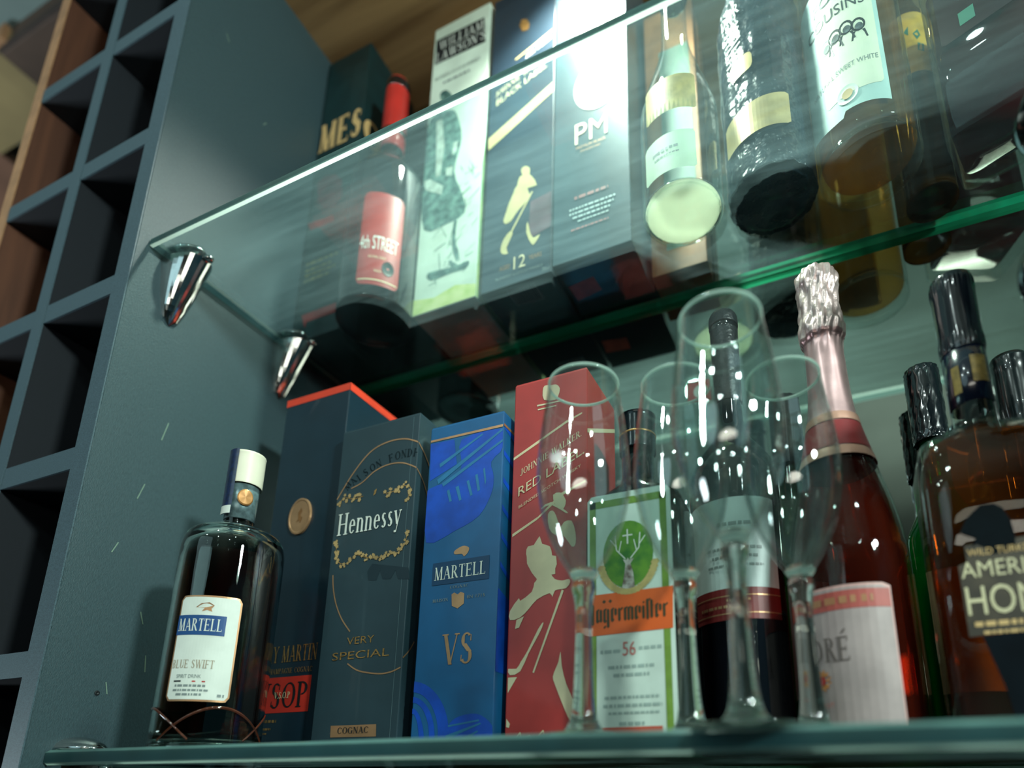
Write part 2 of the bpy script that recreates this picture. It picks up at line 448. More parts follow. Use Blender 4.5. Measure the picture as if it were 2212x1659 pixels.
def fit(polys, x0, x1, zb, h, slope=0.0, zref=None):
    """scale a line of letters so that it spans x0..x1 with capital height h, baseline zb rising by slope"""
    xs = [p[0] for q in polys for p in q]; a, b = min(xs), max(xs)
    top = zref if zref else 1.0
    k = (x1 - x0) / (b - a)
    return [[(x0 + (x - a) * k, zb + y * h / top + slope * ((x - a) * k)) for x, y in q] for q in polys]


def words_on(parent, txt, x0, x1, zb, h, m, fmap, style='sans', slope=0.0, e=0.0005, name='lettering', label=None):
    global TH, TN
    if style == 'sans': P = sans_polys(txt); zr = 0.7
    elif style == 'serif': P = serif_polys(txt); zr = 1.0
    elif style == 'heavy':
        TH = .25; TN = .09; P = serif_polys(txt, .06); TH = .155; TN = .05; zr = 1.0
    elif style == 'light':
        TH = .095; P = serif_polys(txt, .09); TH = .155; zr = 1.0
    else: P = fraktur_polys(txt); zr = 1.0
    return print_polys(name, fit(P, x0, x1, zb, h, slope, zr), m, parent, fmap, e, mm=False, label=label)


def rows_on(parent, rows, m, fmap, e=0.0004, seed=1, name='small_print'):
    """rows of print too small to read: broken dashes (x0, x1, z, h) in mm"""
    R = random.Random(seed); P = []
    for x0, x1, z, h in rows:
        x = x0
        while x < x1:
            l = min(R.uniform(h * .6, h * 2.4), x1 - x)
            P.append([(x, z), (x + l, z), (x + l, z + h), (x, z + h)]); x += l + h * .45
    return print_polys(name, P, m, parent, fmap, e)


def line_strip(pts, w):
    out = []
    for (x0, y0), (x1, y1) in zip(pts, pts[1:]):
        l = sqrt((x1 - x0) ** 2 + (y1 - y0) ** 2) or 1; nx, ny = -(y1 - y0) / l * w / 2, (x1 - x0) / l * w / 2
        out.append([(x0 + nx, y0 + ny), (x1 + nx, y1 + ny), (x1 - nx, y1 - ny), (x0 - nx, y0 - ny)])
    return out


def rounded(q, n=3): return smooth_pts([q[-1]] + list(q) + [q[0], q[1]], n)[n:-n - 1]


def smooth_pts(pts, n=5):
    out = []
    for i in range(len(pts) - 1):
        p1, p2 = pts[i], pts[i + 1]; p0 = pts[i - 1] if i else p1; p3 = pts[i + 2] if i + 2 < len(pts) else p2
        for k in range(n):
            t = k / n
            out.append(tuple(0.5 * (2 * p1[a] + (p2[a] - p0[a]) * t + (2 * p0[a] - 5 * p1[a] + 4 * p2[a] - p3[a]) * t * t + (3 * p1[a] - p0[a] - 3 * p2[a] + p3[a]) * t ** 3) for a in (0, 1)))
    return out + [pts[-1]]


ART = {
 'red_man': [[(39.8,209.7),(46.4,210.8),(51.8,202.8),(50.1,196.1),(46.5,195.5),(41.7,201.1)],[(29.1,199.8),(38.1,203.5),(52.4,192.7),(51.9,191.1),(38.1,201.1),(29.7,198.5)],[(35.2,192.8),(39.4,195.6),(43.0,190.3),(46.7,179.3),(50.2,183.3),(57.1,183.3),(60.6,172.5),(60.7,162.4),(57.2,160.6),(50.3,170.7),(42.0,173.2),(36.6,179.8)],[(27.8,174.2),(30.3,167.0),(37.5,163.6),(39.9,154.2),(42.7,138.8),(23.6,141.2),(19.3,149.2),(15.4,160.0),(17.0,166.6),(22.5,167.0)],[(28.3,313.6),(30.1,318.4),(36.5,317.3),(41.6,316.6),(45.2,311.7),(43.6,304.3),(40.5,301.2),(29.7,304.0)],[(22.8,300.6),(49.2,299.3),(49.3,298.2),(23.1,298.9)],[(23.6,296.2),(41.8,295.8),(41.8,294.7),(23.9,294.8)],[(16.0,158.2),(21.1,142.8),(26.0,136.6),(23.7,133.5),(21.5,126.0),(11.0,119.5),(9.7,121.9),(1.6,111.7),(1.9,104.0),(11.4,105.2),(19.5,112.0),(26.4,118.9),(37.9,123.0),(40.3,119.5),(42.5,124.6),(47.1,125.2),(52.7,125.6),(56.1,130.0),(55.0,132.9),(50.4,132.4),(47.0,132.8),(42.4,134.5),(38.9,139.3),(41.2,140.1),(43.3,154.3)],[(48.7,124.8),(50.5,123.7),(25.1,58.3),(23.7,58.8)],[(32.6,99.3),(31.5,94.6),(25.9,84.5),(19.8,74.5),(12.7,60.4),(3.4,57.9),(1.6,63.2),(9.1,62.7),(13.0,68.2),(18.6,76.2),(28.1,93.9)],[(1.7,55.9),(9.9,55.9),(1.8,43.4)],[(48.1,73.8),(49.3,62.0),(53.3,47.6),(59.8,32.5),(59.6,17.9),(57.2,18.0),(51.2,29.9),(43.4,48.2),(41.7,54.4),(44.4,61.3),(46.5,66.2)],[(6.9,95.9),(7.9,103.4),(14.9,105.9),(10.5,96.6)],[(1.3,23.1),(4.7,18.9),(3.9,15.9),(1.3,16.5)]],
 'red_band': [[(0.6,252.8),(25.4,265.0),(26.3,262.6),(0.7,250.3)],[(26.3,263.2),(25.4,265.0),(51.9,278.0),(66.4,282.6),(66.6,281.3),(52.5,276.0)],[(1.6,180.1),(25.2,191.9),(25.3,189.6),(1.7,177.4)],[(25.2,191.6),(47.6,210.4),(69.8,218.1),(70.1,216.3),(48.8,208.0),(25.5,189.8)]],
 'red_sig': [[(14.3,0.8),(17.0,5.6),(18.7,7.1),(17.7,1.7),(23.2,4.0),(24.3,2.5),(18.8,0.7)],[(26.5,2.5),(29.8,7.3),(30.9,5.3),(34.1,7.6),(33.7,2.8),(37.4,6.1),(40.2,5.1),(38.6,2.2),(33.2,1.4)],[(45.1,2.1),(48.2,4.8),(51.4,4.3),(50.4,2.4),(54.6,6.6),(55.7,5.8),(52.5,1.9)]],
 'bl_man': [[(48.4,172.4),(53.8,175.5),(60.2,169.2),(59.1,158.6),(52.3,159.6)],[(47.3,162.9),(61.1,158.9),(70.1,139.5),(57.6,140.7),(61.8,127.0),(55.2,123.4),(45.6,121.1),(39.4,143.3),(43.7,150.2)],[(45.5,124.4),(58.1,123.3),(45.8,112.4),(38.4,102.7),(34.5,100.0),(28.7,100.3),(29.4,108.5)],[(39.3,142.1),(52.8,141.9),(58.0,130.3),(38.6,113.7),(34.7,102.4),(27.2,102.8),(28.8,113.1)],[(36.1,86.4),(39.9,81.3),(32.2,64.6),(34.7,55.7),(27.1,57.6),(24.3,65.8),(28.4,78.6)],[(63.2,133.5),(65.2,132.3),(38.2,83.0),(36.5,84.4)],[(59.0,91.5),(63.0,73.8),(67.7,64.9),(75.6,67.0),(69.4,56.8),(65.0,57.2),(57.8,75.9)]],
 'bl_band': [[(-1.5,243.3),(89.0,290.2),(93.1,275.6),(1.4,224.2)],[(34.4,358.3),(87.8,379.7),(88.3,376.9),(36.5,356.5)]],
 'bl_seal': [[(39.1,415.5),(42.0,424.2),(49.6,420.8),(54.1,408.8),(52.3,399.6),(43.7,402.2)]],
 'wl_dark': [[(2.8,322.5),(35.2,323.7),(47.7,304.6),(55.6,263.6),(47.6,214.6),(62.5,170.7),(66.9,141.7),(40.7,134.5),(7.6,138.9),(-1.0,205.5),(-0.2,253.6)],[(16.4,362.0),(25.7,363.6),(35.9,349.0),(34.0,342.2),(19.8,347.2)],[(54.1,150.3),(57.0,147.1),(55.8,107.6),(62.0,79.1),(58.8,72.9),(50.5,105.9)],[(19.1,69.0),(55.7,64.9),(76.8,66.1),(73.8,56.4),(52.6,56.8),(23.8,56.2)],[(47.8,77.0),(62.9,64.0),(56.1,59.2)]],
 'wl_light': [[(13.9,314.3),(23.2,313.4),(30.0,263.9),(26.4,217.2),(19.6,217.8)],[(1.4,218.9),(10.5,218.4),(32.1,198.0),(30.8,184.5),(4.9,202.9)],[(43.5,262.2),(50.1,263.9),(50.0,246.9),(42.5,243.3)],[(34.7,225.3),(45.8,224.9),(44.6,208.9),(35.5,213.0)]],
 'wl_band': [[(3.4,466.8),(80.5,464.6),(84.0,417.3),(3.7,421.1)]],
 'wl_green': [[(2.6,25.1),(82.7,19.3),(87.1,1.2),(0.1,1.6)]],
 'jam_red': [[(11.4,50.9),(103.8,52.1),(113.8,50.5),(115.3,37.1),(21.8,37.9),(20.0,29.0)],[(-0.3,203.0),(44.4,199.3),(48.1,187.4),(6.1,189.8)]],
 'jam_disc': [[(7.0,270.5),(22.0,276.7),(41.0,270.6),(53.2,254.9),(56.8,225.9),(48.5,212.2),(27.6,216.1),(13.4,234.7)]],
 'rem_stripe': [[(-1.3,388.7),(87.8,388.2),(87.9,381.9),(0.4,382.0)]],
 'rem_disc': [[(57.8,235.5),(57.2,241.6),(55.4,247.5),(52.6,252.8),(49.0,257.2),(44.8,260.3),(40.4,261.9),(35.9,261.9),(31.8,260.3),(28.2,257.2),(25.6,252.8),(24.0,247.4),(23.6,241.4),(24.4,235.2),(26.3,229.3),(29.2,224.0),(32.8,219.8),(37.0,216.8),(41.4,215.4),(45.8,215.5),(49.8,217.1),(53.2,220.2),(55.8,224.5),(57.3,229.7)]],
 'rem_sq': [[(9.3,71.9),(79.7,69.3),(81.0,40.8),(11.3,41.5)]],
 'rem_line': [[(9.5,13.4),(85.3,13.4),(85.2,12.2),(9.7,12.2)]],
 'hen_ring1': [[(0.8,243.0),(18.4,268.6),(37.5,287.3),(57.8,293.5),(78.2,292.2),(94.4,285.2)]],
 'hen_ring2': [[(17.4,251.7),(30.5,255.7),(44.4,264.7),(60.2,268.6),(77.6,266.9),(95.2,258.2)]],
 'hen_ring3': [[(5.8,164.2),(8.0,151.2),(13.1,135.6),(21.9,119.9),(33.3,106.7)]],
 'hen_ring4': [[(33.9,77.2),(47.0,69.9),(68.7,65.8),(82.4,66.4),(92.9,69.8)]],
 'hen_w1': [[(3.8,237.2),(10.0,243.2),(21.8,239.8),(33.7,240.8)]],
 'hen_w2': [[(60.3,238.4),(71.6,239.5),(82.6,242.4),(89.3,238.0),(85.4,226.3)]],
 'hen_w3': [[(5.2,199.7),(7.2,186.8),(11.5,176.3),(20.8,173.8),(31.7,180.8),(43.7,176.7),(58.2,174.6),(69.2,176.6),(80.2,176.2),(87.7,184.6),(88.6,197.7)]],
 'hen_arm': [[(41.8,234.2),(50.5,235.2),(48.4,240.6),(45.7,238.6),(46.6,244.2),(49.4,245.6),(48.4,240.6),(51.5,232.4),(48.0,231.2),(43.5,231.6)]],
 'hen_rect': [[(21.9,22.5),(71.8,22.2),(72.6,11.9),(22.5,12.3)]],
 'hen_axe': [[(46.8,162.6),(52.0,169.4),(93.2,160.1),(95.5,149.0),(82.8,150.6),(79.1,159.6),(74.2,151.7),(65.4,152.8),(61.6,161.9),(58.2,152.5),(49.3,153.6)]],
 'vs_gold': [[(0.5,283.1),(79.1,282.5),(79.2,280.0),(0.7,281.0)]],
 'vs_blue': [[(0.1,279.6),(26.5,278.8),(30.7,252.9),(2.2,241.4)],[(34.6,276.9),(78.0,278.0),(79.3,259.5),(66.8,247.8),(69.9,232.9),(68.1,216.8),(56.6,198.0),(33.3,188.0),(2.7,181.1),(0.2,223.4),(2.8,233.9),(29.0,238.6),(36.0,251.8)],[(37.2,4.3),(37.5,9.5),(27.0,10.4),(26.9,6.3)],[(37.5,9.5),(37.2,14.7),(26.8,14.6),(27.0,10.4)],[(37.2,14.7),(36.4,20.0),(26.1,18.8),(26.8,14.6)],[(36.4,20.0),(35.0,25.2),(25.1,22.9),(26.1,18.8)],[(35.0,25.2),(33.0,30.3),(23.7,26.9),(25.1,22.9)],[(33.0,30.3),(30.6,35.1),(21.9,30.7),(23.7,26.9)],[(30.6,35.1),(27.6,39.6),(19.8,34.3),(21.9,30.7)],[(27.6,39.6),(24.3,43.8),(17.4,37.5),(19.8,34.3)],[(24.3,43.8),(20.5,47.4),(14.8,40.3),(17.4,37.5)],[(20.5,47.4),(16.4,50.5),(11.9,42.7),(14.8,40.3)],[(16.4,50.5),(12.0,53.1),(8.9,44.7),(11.9,42.7)],[(12.0,53.1),(7.5,54.9),(5.7,46.1),(8.9,44.7)],[(7.5,54.9),(2.8,56.1),(2.5,47.0),(5.7,46.1)],[(2.8,56.1),(-1.9,56.6),(-0.8,47.3),(2.5,47.0)],[(23.9,4.7),(24.1,8.6),(18.4,9.1),(18.4,5.8)],[(24.1,8.6),(23.8,12.6),(18.2,12.5),(18.4,9.1)],[(23.8,12.6),(23.2,16.6),(17.7,15.9),(18.2,12.5)],[(23.2,16.6),(22.3,20.5),(17.0,19.3),(17.7,15.9)],[(22.3,20.5),(21.0,24.3),(16.0,22.5),(17.0,19.3)],[(21.0,24.3),(19.4,27.9),(14.8,25.6),(16.0,22.5)],[(19.4,27.9),(17.5,31.3),(13.3,28.4),(14.8,25.6)],[(17.5,31.3),(15.3,34.3),(11.7,31.0),(13.3,28.4)],[(15.3,34.3),(12.9,37.0),(9.9,33.3),(11.7,31.0)],[(12.9,37.0),(10.3,39.3),(8.0,35.2),(9.9,33.3)],[(10.3,39.3),(7.6,41.1),(6.0,36.7),(8.0,35.2)],[(7.6,41.1),(4.8,42.4),(3.9,37.8),(6.0,36.7)],[(4.8,42.4),(1.9,43.2),(1.7,38.4),(3.9,37.8)],[(1.9,43.2),(-1.0,43.5),(-0.4,38.7),(1.7,38.4)],[(14.1,0.7),(14.1,4.1),(9.0,4.5),(9.1,1.6)],[(14.1,4.1),(13.8,7.5),(8.8,7.4),(9.0,4.5)],[(13.8,7.5),(13.4,11.0),(8.4,10.4),(8.8,7.4)],[(13.4,11.0),(12.8,14.4),(8.0,13.3),(8.4,10.4)],[(12.8,14.4),(12.0,17.7),(7.5,16.0),(8.0,13.3)],[(12.0,17.7),(11.0,20.8),(6.9,18.7),(7.5,16.0)],[(11.0,20.8),(9.9,23.6),(6.2,21.1),(6.9,18.7)],[(9.9,23.6),(8.7,26.2),(5.4,23.3),(6.2,21.1)],[(8.7,26.2),(7.3,28.5),(4.6,25.2),(5.4,23.3)],[(7.3,28.5),(5.9,30.4),(3.8,26.8),(4.6,25.2)],[(5.9,30.4),(4.4,31.9),(2.9,28.0),(3.8,26.8)],[(4.4,31.9),(2.9,33.0),(2.0,28.9),(2.9,28.0)],[(2.9,33.0),(1.3,33.7),(1.2,29.4),(2.0,28.9)],[(1.3,33.7),(-0.2,33.8),(0.3,29.6),(1.2,29.4)],[(33.5,6.7),(37.5,19.8),(46.9,25.6),(62.4,27.0),(74.4,20.5),(81.8,9.4),(83.8,0.6),(32.7,0.7)]],
 'vs_teal': [[(11.9,256.8),(56.6,278.1),(57.3,276.7),(12.8,252.9)],[(10.3,241.1),(76.8,278.3),(77.5,276.3),(12.0,236.4)],[(16.0,236.3),(78.4,267.6),(78.5,265.1),(17.5,232.9)],[(42.2,233.6),(44.7,234.3),(49.3,219.1),(46.8,218.4)],[(50.9,237.9),(53.4,238.6),(56.7,222.5),(54.2,221.2)],[(30.8,229.8),(34.0,231.0),(38.0,216.5),(35.5,215.7)],[(21.8,227.9),(24.3,229.2),(27.7,217.2),(25.2,216.4)],[(58.9,242.2),(60.7,243.1),(62.6,229.6),(61.5,226.3)],[(34.4,10.7),(66.3,19.8),(67.5,18.8),(35.9,7.7)],[(37.4,2.6),(64.2,13.9),(64.9,12.7),(38.8,0.5)],[(36.4,18.8),(65.0,22.4),(65.6,21.1),(36.5,17.3)]],
 'vs_plate': [[(11.3,159.0),(69.0,157.9),(69.8,140.2),(12.0,140.6)]],
 'vs_bird': [[(33.3,168.5),(38.1,171.2),(43.1,172.2),(48.2,169.7),(47.2,165.4),(43.6,162.5),(41.0,165.1),(34.1,165.6)]],
 'vs_crest': [[(32.9,129.4),(35.6,130.8),(39.0,128.7),(42.0,130.6),(45.7,129.0),(45.8,120.0),(39.7,116.2),(33.8,119.1)]],
 'jag_emb_green': [[(19.2,128.9),(23.6,146.0),(32.1,154.2),(37.4,159.6),(44.4,152.3),(52.1,139.8),(53.9,131.4),(48.6,122.0),(41.6,120.9),(36.0,140.0),(31.6,125.3),(23.4,125.3)]],
 'jag_deer': [[(30.8,137.7),(28.8,141.1),(31.8,138.6),(34.4,139.2),(36.0,141.1),(38.0,138.7),(41.0,139.3),(38.9,135.5),(39.8,128.2),(41.6,119.9),(36.5,115.5),(29.5,121.4),(31.6,128.3)]],
 'jag_gold': [[(17.2,130.2),(20.2,121.6),(27.3,113.6),(34.4,110.8),(42.4,111.8),(49.5,117.9),(54.3,129.3),(50.8,128.8),(46.6,120.3),(40.5,116.0),(34.4,114.8),(28.4,118.5),(23.4,125.3),(21.3,130.7)]],
 'hon_bird': [[(17.2,129.1),(24.2,137.4),(30.1,142.8),(36.6,143.9),(42.1,139.1),(43.2,129.5),(42.1,117.4),(23.8,116.1),(23.1,123.4)]],
 'stick': [[(487.9,1885.5),(513.0,1881.6),(520.2,1848.1),(489.3,1857.1)]],
}
ZU, ZL, YM = 1.9985, 1.4785, 0.616      # tops of the upper and lower glass shelf, mirror plane
ZUb = 1.9865
# ------------------------------------------------------------------ the room
def structure(o): o['kind'] = 'structure'; return o
M_CEIL = mat('ceiling_paint', (116, 134, 132), 0.9, noise=0.08, nscale=3)
M_WALL = mat('wall_paint', (104, 118, 104), 0.9, noise=0.22, nscale=1.2, col2=(122, 104, 78))
M_FLOOR = mat('floor_tile', (70, 72, 70), 0.5, noise=0.2, nscale=3)
structure(box('ceiling', (-3.2, -4.2, 3.0), (4.2, 2.4, 3.1), M_CEIL))
structure(box('floor', (-3.2, -4.2, -0.1), (4.2, 2.4, 0.0), M_FLOOR))
structure(box('wall_back', (-3.2, 2.3, 0), (4.2, 2.4, 3.0), M_WALL))
structure(box('wall_front', (-3.2, -4.2, 0), (4.2, -4.1, 3.0), M_WALL))
structure(box('wall_left', (-3.3, -4.1, 0), (-3.2, 2.3, 3.0), M_WALL))

# dropped ceiling pieces seen at the top left, past the bottle rack
cp = thing('ceiling_panel', 'tan wooden ceiling panel in the blurred room beyond the rack', 'ceiling panel', (-1.15, 0.435, 2.95))
box('brown_board', (-0.55, 0.0, 0.0), (-0.02, 0.30, 0.03), mat('russet_board', (128, 92, 74), 0.7, noise=0.15, nscale=6), cp)
box('board', (-0.02, 0.0, 0.0), (0.29, 0.14, 0.03), mat('tan_board', (150, 132, 92), 0.7, noise=0.1, nscale=5), cp)
box('trim_strip', (-0.55, -0.012, -0.005), (0.29, 0.0, 0.035), M_OAKEDGE, cp)
cb = thing('ceiling_beam', 'brown boxed ceiling beam beside the tan panel, top left corner', 'beam', (-0.77, 0.45, 2.93))
box('beam_body', (-0.115, -0.012, 0.0), (0.11, 0.075, 0.07), mat('umber_board', (84, 66, 56), 0.7, noise=0.15, nscale=8), cb, 0.004)
box('trim_strip', (-0.115, -0.016, 0.0), (0.11, -0.012, 0.02), mat('umber_trim', (66, 54, 50), 0.7, noise=0.1), cb)
wl_ = thing('wall_lamp', 'bright cyan lit panel lamp behind the left edge of the bottle rack', 'lamp', (-1.49, 0.77, 2.95))
box('lamp_housing', (-0.12, -0.05, 0.0), (0.12, 0.07, 0.05), M_DARKLAM, wl_, 0.005)
box('diffuser', (-0.11, -0.04, -0.012), (0.11, 0.06, 0.0), mat('lit_diffuser', (150, 225, 235), 0.5, emit=(130, 225, 240), estr=1.6, noise=0.02), wl_, 0.003)
# recessed lamps of the room (bodies of the downlights)
for i, (lx, ly, lab) in enumerate(((0.2, -0.9, 'left one of the two nearer'), (1.5, -0.75, 'right one of the two nearer'), (0.55, -1.7, 'middle one of the farther'), (1.7, -1.6, 'rightmost of the farther'), (-0.5, -1.5, 'leftmost of the farther'))):
    t = thing('downlight', 'small round recessed ceiling downlight, %s downlights behind the viewer' % lab, 'lamp', (lx, ly, 2.93), 'room downlights')
    V, F = lathe_vf([(0.045, 0.07), (0.05, 0.0), (0.040, -0.003), (0.036, 0.02), (0.034, 0.065)], 24); mk('trim_ring', V, F, M_CHROME, t, smooth=True)
    V, F = lathe_vf([(0.0, 0.055), (0.033, 0.055), (0.033, 0.06), (0, 0.06)], 24); mk('lamp_lens', V, F, mat('lamp_lens', (230, 250, 240), 0.4, emit=(225, 255, 245), estr=6, noise=0.01), t)

# ------------------------------------------------------------------ display cabinet: side panel, top board, mirror, spot
CAB = thing('display_cabinet', 'grey laminate back bar cabinet with oak top board and mirrored back', 'cabinet', (0, 0.312, 1.0))
box('side_panel', (-0.022, 0.0, 0.0), (0.0, 0.33, 1.52), M_PANEL, CAB, 0.0008, 1)
box('edge_band', (-0.0225, -0.0012, 0.0), (0.0005, 0.0, 1.52), M_EDGE, CAB)
box('side_panel', (1.36, 0.0, 0.0), (1.382, 0.33, 1.52), M_PANEL, CAB, 0.0008, 1)
box('top_board', (0.0, 0.0, 1.495), (1.36, 0.304, 1.52), M_OAK, CAB)
box('bottom_board', (0.0, 0.0, 0.0), (1.36, 0.304, 0.02), M_PANEL, CAB)
box('mirror', (0.0, 0.304, 0.02), (1.36, 0.31, 1.52), M_MIRROR, CAB)
box('back_board', (0.0, 0.311, 0.0), (1.36, 0.329, 1.52), M_DARKLAM, CAB)
# scuffs and a screw hole in the side panel
sc = []
for y, z, l, a in ((0.06, 0.79, 0.022, 80), (0.048, 0.72, 0.018, 76), (0.075, 0.60, 0.012, 110), (0.035, 0.66, 0.012, 70), (0.05, 1.33, 0.01, 120), (0.11, 1.27, 0.008, 60), (0.055, 0.53, 0.011, 105), (0.085, 0.555, 0.016, 97)):
    sc += line_strip([(y, z), (y + l * cos(radians(a)), z + l * sin(radians(a)))], 0.0009)
print_polys('scuff_marks', sc, mat('scuff', (122, 146, 128), 0.6, noise=0.1), CAB, lambda s, t, e: (e, s, t), 0.0003, mm=False)
V, F = lathe_vf([(0.0, 0), (0.0022, 0), (0.0022, 0.0006), (0.0012, 0.0008), (0, 0.0002)], 16)
hole = mk('screw_hole', [(z, 0.0465 + x, 0.53 + y) for x, y, z in V], F, M_INK, CAB)

def spot(x, y, lab):
    t = thing('cabinet_spotlight', lab, 'lamp', (x, y, 2.495), 'spotlights in the cabinet top')
    V, F = lathe_vf([(0.030, 0.0), (0.030, -0.008), (0.024, -0.012), (0.022, -0.006), (0.022, 0.0)], 32); mk('trim_ring', V, F, M_CHROME, t, smooth=True)
    V, F = lathe_vf([(0, -0.003), (0.021, -0.003), (0.021, 0), (0, 0)], 32); mk('lamp_lens', V, F, mat('spot_lens', (235, 250, 235), 0.3, emit=(250, 255, 240), estr=18, noise=0.01), t)
spot(0.40, 0.445, 'round chrome spotlight in the oak top, above the black and gold cartons')

# ------------------------------------------------------------------ bottle rack left of the cabinet
M_HOLE = mat('pigeonhole_board', (16, 22, 30), 0.7, noise=0.1, nscale=600)
RK = thing('bottle_rack', 'dark pigeonhole bottle rack with oak outer edge left of the grey panel', 'rack', (-0.30, 0.312, 1.0))
box('side_board', (0.0, 0.0, 0.0), (0.018, 0.28, 1.75), M_BROWN, RK)
box('side_board_edge', (-0.0005, -0.0015, 0.0), (0.0185, 0.0, 1.75), M_OAKEDGE, RK)
box('divider', (0.146, 0.0, 0.0), (0.164, 0.28, 1.75), M_HOLE, RK)
box('divider_edge', (0.1455, -0.0015, 0.0), (0.1645, 0.0, 1.75), M_EDGE, RK)
box('rack_back', (0.018, 0.27, 0.0), (0.277, 0.28, 1.75), M_HOLE, RK)
for k in range(-2, 7):
    z = 0.5385 + 0.1945 * k
    for a, b in ((0.018, 0.1455), (0.1645, 0.2772)):
        s = box('rack_shelf', (a, 0.001, z), (b, 0.27, z + 0.022), M_HOLE, RK)
        e = box('shelf_edge', (a + 0.0002, -0.0008, z), (b - 0.0002, 0.001, z + 0.0225), M_EDGE, s)
    e2 = box('side_lining', (0.0182, 0.002, z + 0.0225), (0.0195, 0.14, z + 0.19), M_BROWN, RK)

# ------------------------------------------------------------------ glass shelves and their brackets
def shelf(label, x0, x1, y0, y1, z0, z1):
    V = []; c = 0.0022
    def ring(z, i): return [(x0 + i, y0 + i, z), (x1 - i, y0 + i, z), (x1 - i, y1 - i, z), (x0 + i, y1 - i, z)]
    V = ring(z0, c) + ring(z0 + c, 0) + ring(z1 - c, 0) + ring(z1, c)
    F = [[3, 2, 1, 0], [12, 13, 14, 15]]; fm = [0, 0]
    for r in range(3):
        for k in range(4):
            F.append([4 * r + k, 4 * r + (k + 1) % 4, 4 * r + 4 + (k + 1) % 4, 4 * r + 4 + k]); fm.append(3 if k == 2 else (1 if r == 1 else 2))
    o = mk('glass_shelf', V, F, None, mats=[M_SHELF, M_SHELFEDGE, M_SHELFARRIS, M_SHELFREAR], fm=fm)
    tag(o, label, 'shelf', 'glass shelves')
    return o
shelf('upper green-edged glass shelf under the tall cartons, seen from below', 0.0012, 1.355, 0.3235, 0.6128, ZUb, ZU)
shelf('lower glass shelf along the bottom of the picture, its front edge blurred', 0.0012, 1.355, 0.3275, 0.6145, ZL - 0.0125, ZL)

def bracket(y, zb, label):
    n = 18; rows = 12; V = []; F = []
    for i in range(rows + 1):
        u = i / rows; z = -0.070 * u - 0.0003; p = 0.041 * (1 - u) ** 0.92 + 0.0010; w_ = 0.0185 * (1 - u) ** 0.42 + 0.0010
        for k in range(n + 1):
            a = -pi / 2 + pi * k / n
            V.append((p * max(0.0, cos(a)) ** 0.75, w_ * sin(a), z))
    for i in range(rows):
        for k in range(n):
            a = i * (n + 1) + k; F.append([a, a + n + 1, a + n + 2, a + 1])
    b = len(V); V.append((0.0, 0.0, -0.0003)); F += [[b, k, k + 1] for k in range(n)]
    t = mk('shelf_bracket', V, F, M_CHROME, CAB, (0.0, y - 0.312, zb - 1.0)); t['label'] = label
    V = []; F = []
    for i in range(7):
        u = i / 6; z = 0.0125 + 0.012 * sin(u * pi / 2); p = 0.034 * cos(u * pi / 2) + 0.0005; w_ = 0.017 * cos(u * pi / 2) + 0.0005
        for k in range(n + 1):
            a = -pi / 2 + pi * k / n; V.append((max(0, p * cos(a)), w_ * sin(a), z))
    for i in range(6):
        for k in range(n):
            a = i * (n + 1) + k; F.append([a, a + 1, a + n + 2, a + n + 1])
    b = len(V); V.append((0.0, 0.0, 0.0125)); F += [[b, k + 1, k] for k in range(n)]
    mk('upper_jaw', V, F, M_CHROME, t, smooth=True)
    V, F = lathe_vf([(0.0, -0.004), (0.004, -0.003), (0.005, 0.0), (0.004, 0.0006), (0, 0.0006)], 14)
    mk('clamp_screw', [(x + 0.046, y_, z - 0.0012) for x, y_, z in V], F, M_CHROME, t, smooth=True)
bracket(0.357, ZUb, 'chrome bracket nearer the viewer holding the upper glass shelf')
bracket(0.500, ZUb, 'chrome bracket nearer the mirror holding the upper glass shelf')
bracket(0.350, ZL - 0.0125, 'chrome bracket at the bottom left corner, under the lower shelf')
bracket(0.500, ZL - 0.0125, 'chrome bracket at the mirror end of the lower shelf')

# ------------------------------------------------------------------ cartons
def carton(label, x, y, z, w_, d, h, m, group=None, flap=None, bev=0.0009):
    t = thing('bottle_carton', label, 'box', (x, y, z), group)
    box('carton_body', (0, 0, 0.0003), (w_, d, h - 0.0012), m, t, bev)
    box('closing_flap', (0.0008, 0.0008, h - 0.0012), (w_ - 0.0008, d - 0.0008, h), flap or m, t)
    return t

# navy carton with red rim, behind the left bottle
M_NAVY = mat('navy_card', (22, 44, 56), 0.33, noise=0.06, coat=0.15)
M_RIM = mat('orange_red_print', (222, 66, 40), 0.45, noise=0.05)
t = carton('navy carton with orange-red rim and gold round seal, behind the left bottle', .078, .45, ZL, .089, .089, .3845, M_NAVY, 'cartons on the lower shelf', M_RIM)
pm_ = plane_map(); sd = side_map(.089)
print_polys('rim_band', [[(0, 375.5), (89, 375.5), (89, 384), (0, 384)]], M_RIM, t, pm_)
print_polys('rim_band', [[(0, 375.5), (89, 375.5), (89, 384), (0, 384)]], M_RIM, t, sd)
sealp = ART['rem_disc'][0]; cxs = sum(p[0] for p in sealp) / len(sealp); czs = sum(p[1] for p in sealp) / len(sealp)
V, F = lathe_vf([(0, 0.0016), (0.0125, 0.0016), (0.0135, 0.0022), (0.0148, 0.002), (0.0150, 0.0), (0, 0.0)], 36)
sl = mk('round_seal', [(cxs / 1000 + x, -z - 0.0001, czs / 1000 + y * 1.35) for x, y, z in V], F, M_COPPER, t)
print_polys('seal_figure', [[(-4, -7), (-1, -3), (-2, 4), (2, 9), (3, 5), (1, 1), (4, -2), (2, -8), (0, -4)]], mat('seal_relief', (150, 104, 62), 0.5, metal=0.4, noise=0.1), sl, lambda s, t_, e: (cxs / 1000 + s, -0.0018 - e, czs / 1000 + t_))
